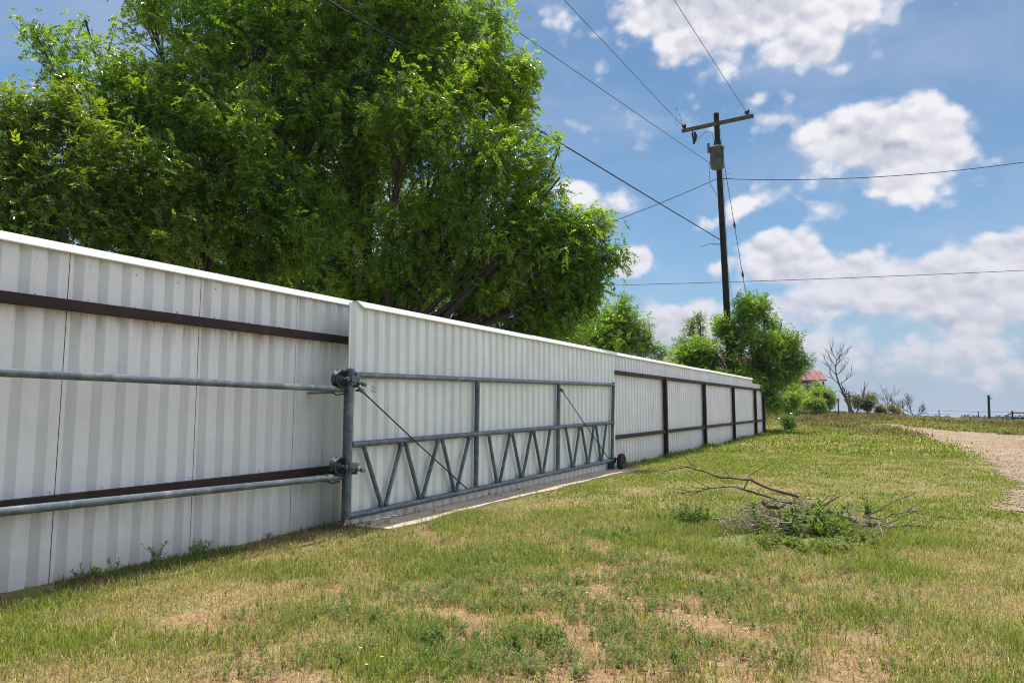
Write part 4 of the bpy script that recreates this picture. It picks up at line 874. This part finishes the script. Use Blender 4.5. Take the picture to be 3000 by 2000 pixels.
plant('leafy_plant', 'young weed sprouting against the far left fence base', 275, 1700, .09, 4, 210, .06, W=.004, L=.04, palette=brt)
# yellow wildflowers
fl = [(1740, 1770, 'two close together, upper one'), (1760, 1786, 'two close together, lower one'), (1721, 1752, 'left of the close pair'), (1842, 1768, 'right of the close pair'), (1640, 1772, 'farthest left of the centre row'), (1995, 1777, 'right of the centre weeds'), (2068, 1827, 'upper right of the bottom centre'), (2142, 1846, 'near the lower right sandy patch'), (2184, 1861, 'rightmost at the bottom'), (1118, 1950, 'in the bottom left corner of the weeds'), (1073, 1972, 'lowest one at bottom left'), (1056, 1922, 'highest one at bottom left'), (2612, 1692, 'alone in the grass right of the pile')]
r = random.Random(4)
for px, py, w in fl:
    c = ground_at(px, py+10); mb = MB(); h = .038; ft = thing('wildflower', 'tiny yellow wildflower, '+w, 'flower', tuple(c), 'yellow wildflowers')
    mb.tube([(0, 0, 0), (.004, 0, h*.6), (0, .003, h)], .0013, 4); mb.build('stem', 'weedgreen' if 'weedgreen' in M else 'bluegreen', ft)
    mb = MB(); 
    for k in range(6):
        a = k*PI/3+r.random()*.3; d = Vector((math.cos(a), math.sin(a), .35)); s_ = Vector((-math.sin(a), math.cos(a), 0))
        b = Vector((0, .003, h)); mb.add([b, b+d*.0045+s_*.0028, b+d*.009, b+d*.0045-s_*.0028], [(0, 1, 2, 3)])
    mb.build('petals', 'yellow', ft)

# ------------------------------------------------------------------ brush pile
PYD = ground_at(2300, 1560); PD = PYD[1]
def bp(px, py, dy=0.0): return at(px, py, PD+dy)
def branch(label, pts, r0, r1, seed, sub=5, mat='branch', group='larger branches of the brush pile'):
    r = random.Random(seed); P = [Vector(bp(*p)) for p in pts]
    Q = [P[0]]
    for a, b in zip(P[:-1], P[1:]):
        for k in (1, 2, 3): Q.append(a.lerp(b, k/3)+Vector((r.uniform(-.006, .006), r.uniform(-.02, .02), r.uniform(-.006, .006))) if k < 3 else b)
    mb = MB(); n = len(Q); mb.tube(Q, [r0+(r1-r0)*k/(n-1) for k in range(n)], 8, True, .06)
    base = Q[0].copy(); root = thing('fallen_branch', label, 'branch', tuple(base), group); o = mb.build('limb', mat, root, loc=tuple(base)); o.location = (0, 0, 0)
    mb = MB()
    for k in range(sub):
        i = r.randint(n//3, n-1); p = Q[i]; d = (Q[min(i+1, n-1)]-Q[max(i-1, 0)]).normalized(); d = (d+Vector((r.uniform(-.5, .5), r.uniform(-.5, .5), r.uniform(-.25, .55)))).normalized()
        L = r.uniform(.08, .28); q = [p]
        for _ in range(4): d = (d+Vector((r.uniform(-.2, .2), r.uniform(-.2, .2), r.uniform(-.2, .15)))).normalized(); q.append(q[-1]+d*L/4)
        mb.tube(q, [.004, .0036, .003, .0025, .0012], 5, False)
    o = mb.build('twigs', mat, root, loc=tuple(base)); o.location = (0, 0, 0)
branch('long arching grey branch reaching out of the pile to the upper left', [(2340, 1455), (2260, 1432), (2200, 1405), (2110, 1398), (2060, 1378), (2010, 1367), (1965, 1372), (1938, 1387)], .012, .0025, 1, 4)
branch('forked branch pointing left, just below the long arching one', [(2320, 1475), (2220, 1446), (2150, 1424), (2080, 1430), (2003, 1443)], .009, .003, 2, 7)
branch('short dark stick standing up through the long arching branch', [(2180, 1432), (2190, 1408), (2206, 1386)], .007, .003, 3, 1)
branch('thickest grey log end slanting down at the right of the pile', [(2380, 1478), (2430, 1502), (2500, 1525), (2563, 1543)], .023, .019, 4, 2)
branch('thin curved branch springing from the log end to the upper right', [(2535, 1515), (2580, 1493), (2625, 1465), (2657, 1450)], .006, .002, 5, 2)
branch('bent forked branch at right, level with the log end', [(2530, 1513), (2590, 1522), (2610, 1506), (2652, 1500)], .007, .003, 6, 3)
branch('long thin branch reaching farthest right', [(2560, 1532), (2600, 1543), (2660, 1537), (2700, 1543), (2742, 1546)], .006, .002, 7, 3)
branch('slender upper whip arching at far right', [(2590, 1540), (2640, 1512), (2680, 1500), (2730, 1508), (2758, 1517)], .004, .0015, 8, 2)
branch('short branch end pointing right below the log end', [(2560, 1552), (2610, 1560), (2648, 1569)], .007, .004, 9, 0)
branch('long thin branch slanting down to the lower right on the grass', [(2580, 1566, -.1), (2640, 1598, -.15), (2690, 1628, -.25)], .006, .002, 10, 1)
branch('dark drooping branch pointing down below the right of the pile', [(2530, 1555, -.05), (2555, 1590, -.12), (2580, 1618, -.2)], .008, .004, 11, 3)
branch('stout curved bark piece in the middle left of the pile', [(2232, 1470), (2250, 1484), (2275, 1487), (2300, 1480)], .014, .010, 12, 1)
branch('pale long stick lying across the front of the pile', [(2225, 1512, -.1), (2280, 1508, -.1), (2350, 1520, -.1), (2430, 1538, -.1)], .006, .004, 13, 3)
branch('splintered brown broken stub pointing up to the right', [(2390, 1490), (2430, 1468), (2462, 1452)], .014, .004, 14, 1, 'armwood')
branch('reddish upright broken stick right of the splintered stub', [(2486, 1512), (2484, 1490), (2483, 1470)], .006, .004, 15, 0, 'armwood')
# fine twigs
r = random.Random(33); mb = MB()
pc = PYD
for k in range(430):
    u = r.gauss(0, 1); px = 2300+u*120; hh = max(0, 1-((px-2330)/290)**2); dy = r.uniform(-.3, .35)
    X = (px-1500)/F_PX*PD+r.uniform(-.03, .03); Y = PD+dy; zg = gz(X, Y); z = zg+.01+r.random()**1.3*.26*hh*(1-(dy/.5)**2)
    a = r.gauss(.15, 1.3); L = r.uniform(.06, .26); d = Vector((math.cos(a), math.sin(a)*.7, r.gauss(-.02, .42))).normalized(); p = Vector((X, Y, z))-d*L/2; q = [p]
    for _ in range(4):
        d = (d+Vector((r.uniform(-.16, .16), r.uniform(-.2, .2), r.uniform(-.16, .14)))).normalized(); p = p+d*L/4; p.z = max(p.z, zg+.004); q.append(p.copy())
    w = r.choice([.002, .0028, .0035, .005]); mb.tube(q, [w, w, w*.9, w*.7, w*.4], 5, False)
tag(mb.build('brush_pile', 'twig'), 'heap of fine grey twigs and sticks on the grass', 'brush pile', kind='stuff')
# plants growing through the pile
plant('leafy_plant', 'tall bright green weed growing up through the middle of the brush pile', 2400, 1565, .27, 16, 301, .13, palette=((.12, .22, .03), (.27, .38, .07)), L=.030, W=.0062, spread=.42, stems=(2, 5), nleaf=(24, 36))
plant('leafy_plant', 'lower bright green weed spilling left of the tall one in the brush pile', 2330, 1565, .19, 12, 302, .10, palette=((.12, .22, .03), (.27, .38, .07)), L=.030, W=.0062, nleaf=(20, 30))
plant('leafy_plant', 'green weed filling the right end of the brush pile beside the log', 2470, 1570, .17, 12, 309, .09, palette=((.12, .22, .03), (.27, .38, .07)), L=.026, W=.005, nleaf=(18, 28))
plant('leafy_plant', 'tall thin weed rising right of the splintered stub', 2550, 1530, .20, 3, 303, .02, palette=((.10, .17, .03), (.22, .28, .06)), spread=.12, nleaf=(18, 26), L=.026)
plant('leafy_plant', 'dark weedy clump with dead leaves left of the pile', 2015, 1535, .18, 22, 304, .08, palette=((.05, .09, .03), (.13, .21, .04)), L=.028, W=.005)
plant('leafy_plant', 'leafy green clump between the dark weeds and the twigs', 2070, 1535, .15, 10, 305, .07, palette=brt, L=.03, W=.006)
plant('leafy_plant', 'ferny yellow green weeds along the front left foot of the pile', 2270, 1605, .085, 34, 306, .09, palette=((.12, .18, .03), (.25, .32, .07)), nleaf=(12, 18))
plant('leafy_plant', 'ferny yellow green weeds along the front foot of the pile below the tall weed', 2390, 1620, .085, 34, 307, .09, palette=((.12, .18, .03), (.25, .32, .07)), nleaf=(12, 18))
plant('leafy_plant', 'ferny yellow green weeds under the right end of the pile', 2510, 1595, .10, 20, 308, .11, palette=((.12, .18, .03), (.25, .32, .07)), nleaf=(12, 18))
# sticks beside the gate wheel
r = random.Random(8); mb = MB(); c = np.array(fw(gs1+.38, 3.92, 0)); 
for k in range(16):
    a = r.uniform(0, PI); L = r.uniform(.10, .3); X, Y = c[0]+r.gauss(0, .08), c[1]+r.gauss(0, .1); zz = gz(X, Y)+.012+r.random()*.05; d = Vector((math.cos(a), math.sin(a), r.uniform(-.1, .25)))
    p = Vector((X, Y, zz)); mb.tube([p, p+d*L*.5+Vector((0, 0, .01)), p+d*L], [.006, .005, .003], 5)
p = Vector((c[0]-.25*DS[0], c[1]-.25*DS[1], gz(c[0], c[1])+.22)); mb.tube([p+Vector((.02, .05, -.2)), p, p+Vector((.07, .08, .14))], [.004, .003, .0015], 4); mb.tube([p, p+Vector((-.06, 0, .10))], [.003, .0012], 4)
tag(mb.build('stick_heap', 'deadwood'), 'small heap of sticks beside the gate wheel', 'sticks', kind='stuff')

# ------------------------------------------------------------------ haze
me = bpy.data.meshes.new('haze'); x0, x1, y0, y1, z0, z1 = -6200, 6200, -620, 7800, float(GV[:, 2].min())-1, 16.0
me.from_pydata([(x0,y0,z0),(x1,y0,z0),(x1,y1,z0),(x0,y1,z0),(x0,y0,z1),(x1,y0,z1),(x1,y1,z1),(x0,y1,z1)], [], [(0,3,2,1),(4,5,6,7),(0,1,5,4),(1,2,6,5),(2,3,7,6),(3,0,4,7)])
hm = bpy.data.materials.new('haze'); hm.use_nodes = True; ht = hm.node_tree; ht.nodes.remove(ht.nodes['Principled BSDF']); pv_ = ht.nodes.new('ShaderNodeVolumePrincipled')
pv_.inputs['Color'].default_value = (.80, .88, 1, 1); pv_.inputs['Density'].default_value = .00028; pv_.inputs['Anisotropy'].default_value = .2; ht.links.new(pv_.outputs[0], ht.nodes['Material Output'].inputs['Volume'])
me.materials.append(hm); haze = bpy.data.objects.new('haze', me); COL.objects.link(haze); tag(haze, 'thin pale haze over the distant plain', 'haze', kind='stuff')
print('ground extent', GV.min(0), GV.max(0))

# ------------------------------------------------------------------ light
sv = Vector((DQ[0]*.15+DS[0]*.13, DQ[1]*.15+DS[1]*.13, 1)).normalized()
EL = math.asin(sv.z); AZS = math.atan2(sv.x, sv.y)
ld = bpy.data.lights.new('sun', 'SUN'); ld.energy = 4.8; ld.angle = math.radians(.5); ld.color = (1, .955, .88); lo = bpy.data.objects.new('sun', ld); COL.objects.link(lo)
lo.rotation_euler = sv.to_track_quat('Z', 'Y').to_euler(); lo.location = (0, 0, 40)

W = bpy.data.worlds.new('World'); SC.world = W; W.use_nodes = True; nt = W.node_tree
bg = nt.nodes['Background']; sky = nt.nodes.new('ShaderNodeTexSky'); sky.sky_type = 'NISHITA'; sky.sun_disc = False; sky.sun_elevation = EL; sky.sun_rotation = AZS
sky.altitude = 300; sky.air_density = 1.0; sky.dust_density = .6; sky.ozone_density = 2.5
tc = nt.nodes.new('ShaderNodeTexCoord'); vec = tc.outputs['Generated']
sx = nt.nodes.new('ShaderNodeSeparateXYZ'); nt.links.new(vec, sx.inputs[0])
az = mth(nt, 'ARCTAN2', sx.outputs[0], sx.outputs[1]); hyp = mth(nt, 'SQRT', mth(nt, 'ADD', mth(nt, 'MULTIPLY', sx.outputs[0], sx.outputs[0]), mth(nt, 'MULTIPLY', sx.outputs[1], sx.outputs[1])))
el = mth(nt, 'ARCTAN2', sx.outputs[2], hyp)
cmb = nt.nodes.new('ShaderNodeCombineXYZ'); nt.links.new(az, cmb.inputs[0]); nt.links.new(el, cmb.inputs[1]); ae = cmb.outputs[0]
def vmath(op, a, b=None):
    n = nt.nodes.new('ShaderNodeVectorMath'); n.operation = op
    for k, v in enumerate((a, b)):
        if v is None: continue
        if isinstance(v, bpy.types.NodeSocket): nt.links.new(v, n.inputs[k])
        else: n.inputs[k].default_value = v
    return n
def ncol(v, scale, detail, rough, dist=0):
    n = nt.nodes.new('ShaderNodeTexNoise'); n.inputs['Scale'].default_value = scale; n.inputs['Detail'].default_value = detail; n.inputs['Roughness'].default_value = rough; n.inputs['Distortion'].default_value = dist; nt.links.new(v, n.inputs['Vector']); return n
wv = vmath('SUBTRACT', ncol(ae, 7, 3, .55).outputs['Color'], (.5, .5, .5)).outputs[0]
sc1 = vmath('SCALE', wv); sc1.inputs['Scale'].default_value = .075
pw = vmath('ADD', ae, sc1.outputs[0]).outputs[0]
def azel(px, py): d = ray(px, py); return math.atan2(d[0], d[1]), math.atan2(d[2], math.hypot(d[0], d[1]))
CL = [(2200,20,330,120,1.0),(1960,20,170,90,.9),(1830,50,80,60,.5),(2480,0,210,90,.8),(2330,130,190,75,.8),(2460,170,90,60,.5),(2060,110,160,90,.7),(2045,190,30,25,.45),(2640,20,60,50,.4),
      (2560,420,230,110,1.1),(2590,370,120,90,.8),(2720,450,150,100,.9),(2640,540,180,80,.8),(2400,420,110,70,.7),(2250,370,80,35,.55),(2200,310,45,35,.45),(2400,480,120,40,.45),(2880,530,150,40,.45),(2480,390,110,80,.6),
      (2210,585,120,50,.7),(2110,620,60,25,.4),(2400,625,150,35,.45),(2330,560,90,35,.3),
      (2330,780,130,70,1.0),(2290,735,80,55,.8),(2440,800,190,60,.9),(2560,748,80,32,.6),(2600,840,260,70,.9),(2750,870,260,90,.9),(2900,725,110,50,.8),(2990,790,140,110,.9),(2820,790,90,60,.8),
      (2500,900,380,90,.6),(2850,960,330,110,.65),(2420,980,300,90,.45),(2150,860,90,50,.4),(2120,770,60,35,.4),
      (1840,780,90,55,.8),(1990,950,130,50,.7),(2090,900,110,40,.4),(1900,990,180,70,.7),(1690,560,80,60,.8),(1740,600,50,40,.6),(2100,1050,220,70,.6),
      (2350,1080,380,90,.36),(2850,1070,400,90,.38),(2600,960,380,60,.50),(1650,1080,300,80,.5),
      (900,420,300,170,.7),(500,650,350,150,.6),(1200,750,350,170,.6),(100,500,150,100,.4),(850,100,250,100,.5),(400,180,150,60,.35)]
fld = None
for cx, cy, rx_, ry_, amp in CL:
    a0, e0 = azel(cx, cy); ra, rb = abs(azel(cx+rx_, cy)[0]-azel(cx-rx_, cy)[0])/2, abs(azel(cx, cy+ry_)[1]-azel(cx, cy-ry_)[1])/2
    d = vmath('SUBTRACT', pw, (a0, e0, 0)).outputs[0]; d = vmath('MULTIPLY', d, (1/ra, 1/rb, 0)).outputs[0]; l2 = vmath('DOT_PRODUCT', d, d).outputs['Value']
    f = mth(nt, 'MULTIPLY', mth(nt, 'EXPONENT', mth(nt, 'MULTIPLY', l2, -.85)), amp)
    fld = f if fld is None else mth(nt, 'SMOOTH_MAX', fld, f, .18)
# unseen cloud bank added at right to light the fence; scattered cloud overhead
genc = ncol(vec, 2.2, 5, .55).outputs['Fac']
fill_cloud = mth(nt, 'MULTIPLY', mth(nt, 'MULTIPLY', mth(nt, 'GREATER_THAN', az, .72), mth(nt, 'LESS_THAN', az, 2.1)), mth(nt, 'MULTIPLY', mth(nt, 'SUBTRACT', genc, .30, clamp=True), 6))
hi = mth(nt, 'MULTIPLY', mth(nt, 'GREATER_THAN', el, .75), mth(nt, 'MULTIPLY', mth(nt, 'SUBTRACT', genc, .50, clamp=True), 3))
fld = mth(nt, 'MAXIMUM', fld, mth(nt, 'MAXIMUM', fill_cloud, hi))
sxa = vmath('MULTIPLY', ae, (1, 1.25, 1)).outputs[0]
n1 = ncol(sxa, 9, 9, .62, .25).outputs['Fac']; up = vmath('ADD', sxa, (.012, .022, 0)).outputs[0]; n2 = ncol(up, 9, 9, .58, .25).outputs['Fac']
def vor(v, sc, sm_=.35):
    n = nt.nodes.new('ShaderNodeTexVoronoi'); n.feature = 'SMOOTH_F1'; n.inputs['Scale'].default_value = sc; n.inputs['Smoothness'].default_value = sm_; nt.links.new(v, n.inputs['Vector']); return n.outputs['Distance']
wv2 = vmath('SCALE', vmath('SUBTRACT', ncol(sxa, 24, 4, .6).outputs['Color'], (.5, .5, .5)).outputs[0]); wv2.inputs['Scale'].default_value = .03
pv = vmath('ADD', sxa, wv2.outputs[0]).outputs[0]; pv2 = vmath('ADD', pv, (.004, .010, 0)).outputs[0]
puff = mth(nt, 'ADD', mth(nt, 'MULTIPLY', vor(pv, 17), .62), mth(nt, 'MULTIPLY', vor(pv, 41), .38)); puff2 = mth(nt, 'ADD', mth(nt, 'MULTIPLY', vor(pv2, 17), .62), mth(nt, 'MULTIPLY', vor(pv2, 41), .38))
den = mth(nt, 'ADD', mth(nt, 'ADD', fld, mth(nt, 'MULTIPLY', mth(nt, 'SUBTRACT', n1, .5), 1.15)), mth(nt, 'MULTIPLY', mth(nt, 'SUBTRACT', .42, puff), .75))
sm = nt.nodes.new('ShaderNodeMapRange'); sm.interpolation_type = 'SMOOTHSTEP'; nt.links.new(den, sm.inputs[0]); sm.inputs[1].default_value = .18; sm.inputs[2].default_value = .55
alpha = sm.outputs[0]
# thickness and lit side
thick = nt.nodes.new('ShaderNodeMapRange'); thick.interpolation_type = 'SMOOTHSTEP'; nt.links.new(mth(nt, 'ADD', fld, mth(nt, 'MULTIPLY', mth(nt, 'SUBTRACT', ncol(sxa, 5, 5, .55).outputs['Fac'], .5), 1.3)), thick.inputs[0]); thick.inputs[1].default_value = .50; thick.inputs[2].default_value = 1.35
emb = mth(nt, 'ADD', mth(nt, 'MULTIPLY', mth(nt, 'SUBTRACT', n1, n2), 1.5), mth(nt, 'MULTIPLY', mth(nt, 'SUBTRACT', puff2, puff), 1.7))
shade = mth(nt, 'ADD', mth(nt, 'MULTIPLY', thick.outputs[0], -.40), mth(nt, 'ADD', emb, .86), clamp=True)
lowel = nt.nodes.new('ShaderNodeMapRange'); nt.links.new(el, lowel.inputs[0]); lowel.inputs[1].default_value = .02; lowel.inputs[2].default_value = .26
shade = mth(nt, 'MULTIPLY', shade, mth(nt, 'ADD', mth(nt, 'MULTIPLY', lowel.outputs[0], .55), .45))
CSTR = 8.2
ccol = ramp(nt, shade, [(0, (.34, .38, .50)), (.38, (.64, .65, .74)), (.75, (.84, .83, .90)), (1, (.98, .97, 1))])
ccol = mixc(nt, 1, ccol, (CSTR, CSTR, CSTR), 'MULTIPLY')
ccol = mixc(nt, mth(nt, 'GREATER_THAN', az, .80), ccol, mixc(nt, 1, ccol, (2.0, 2.0, 2.0), 'MULTIPLY'))  # unseen clouds at right brightened to bring out the fence ribs
skyc = mixc(nt, 1, sky.outputs[0], (.92, 1.10, 1.12), 'MULTIPLY')
hz_ = nt.nodes.new('ShaderNodeMapRange'); hz_.interpolation_type = 'SMOOTHSTEP'; nt.links.new(el, hz_.inputs[0]); hz_.inputs[1].default_value = -.02; hz_.inputs[2].default_value = .24; hz_.inputs[3].default_value = .9; hz_.inputs[4].default_value = 0
skyc = mixc(nt, hz_.outputs[0], skyc, (3.0, 3.75, 5.1))
veil = nt.nodes.new('ShaderNodeMapRange'); veil.interpolation_type = 'SMOOTHSTEP'; nt.links.new(ncol(vmath('MULTIPLY', ae, (1, 2.2, 1)).outputs[0], 3.2, 6, .6, .6).outputs['Fac'], veil.inputs[0]); veil.inputs[1].default_value = .38; veil.inputs[2].default_value = .75; veil.inputs[4].default_value = .42
skyc = mixc(nt, veil.outputs[0], skyc, (4.6, 5.2, 6.6))
final = mixc(nt, mth(nt, 'MULTIPLY', alpha, .95), skyc, ccol)
nt.links.new(final, bg.inputs[0]); bg.inputs[1].default_value = .10

SC.view_settings.view_transform = 'Standard'; SC.view_settings.look = 'None'; SC.view_settings.gamma = 1; SC.view_settings.exposure = 0.2
SC.cycles.max_bounces = 8; SC.cycles.transparent_max_bounces = 8; SC.cycles.diffuse_bounces = 4; SC.cycles.use_denoising = True; SC.cycles.denoiser = 'OPENIMAGEDENOISE'; SC.cycles.denoising_input_passes = 'RGB_ALBEDO_NORMAL'; SC.cycles.denoising_prefilter = 'NONE'; SC.cycles.pixel_filter_type = 'BLACKMAN_HARRIS'; SC.cycles.filter_width = 1.05; SC.cycles.sample_clamp_indirect = 6
SC.render.film_transparent = False
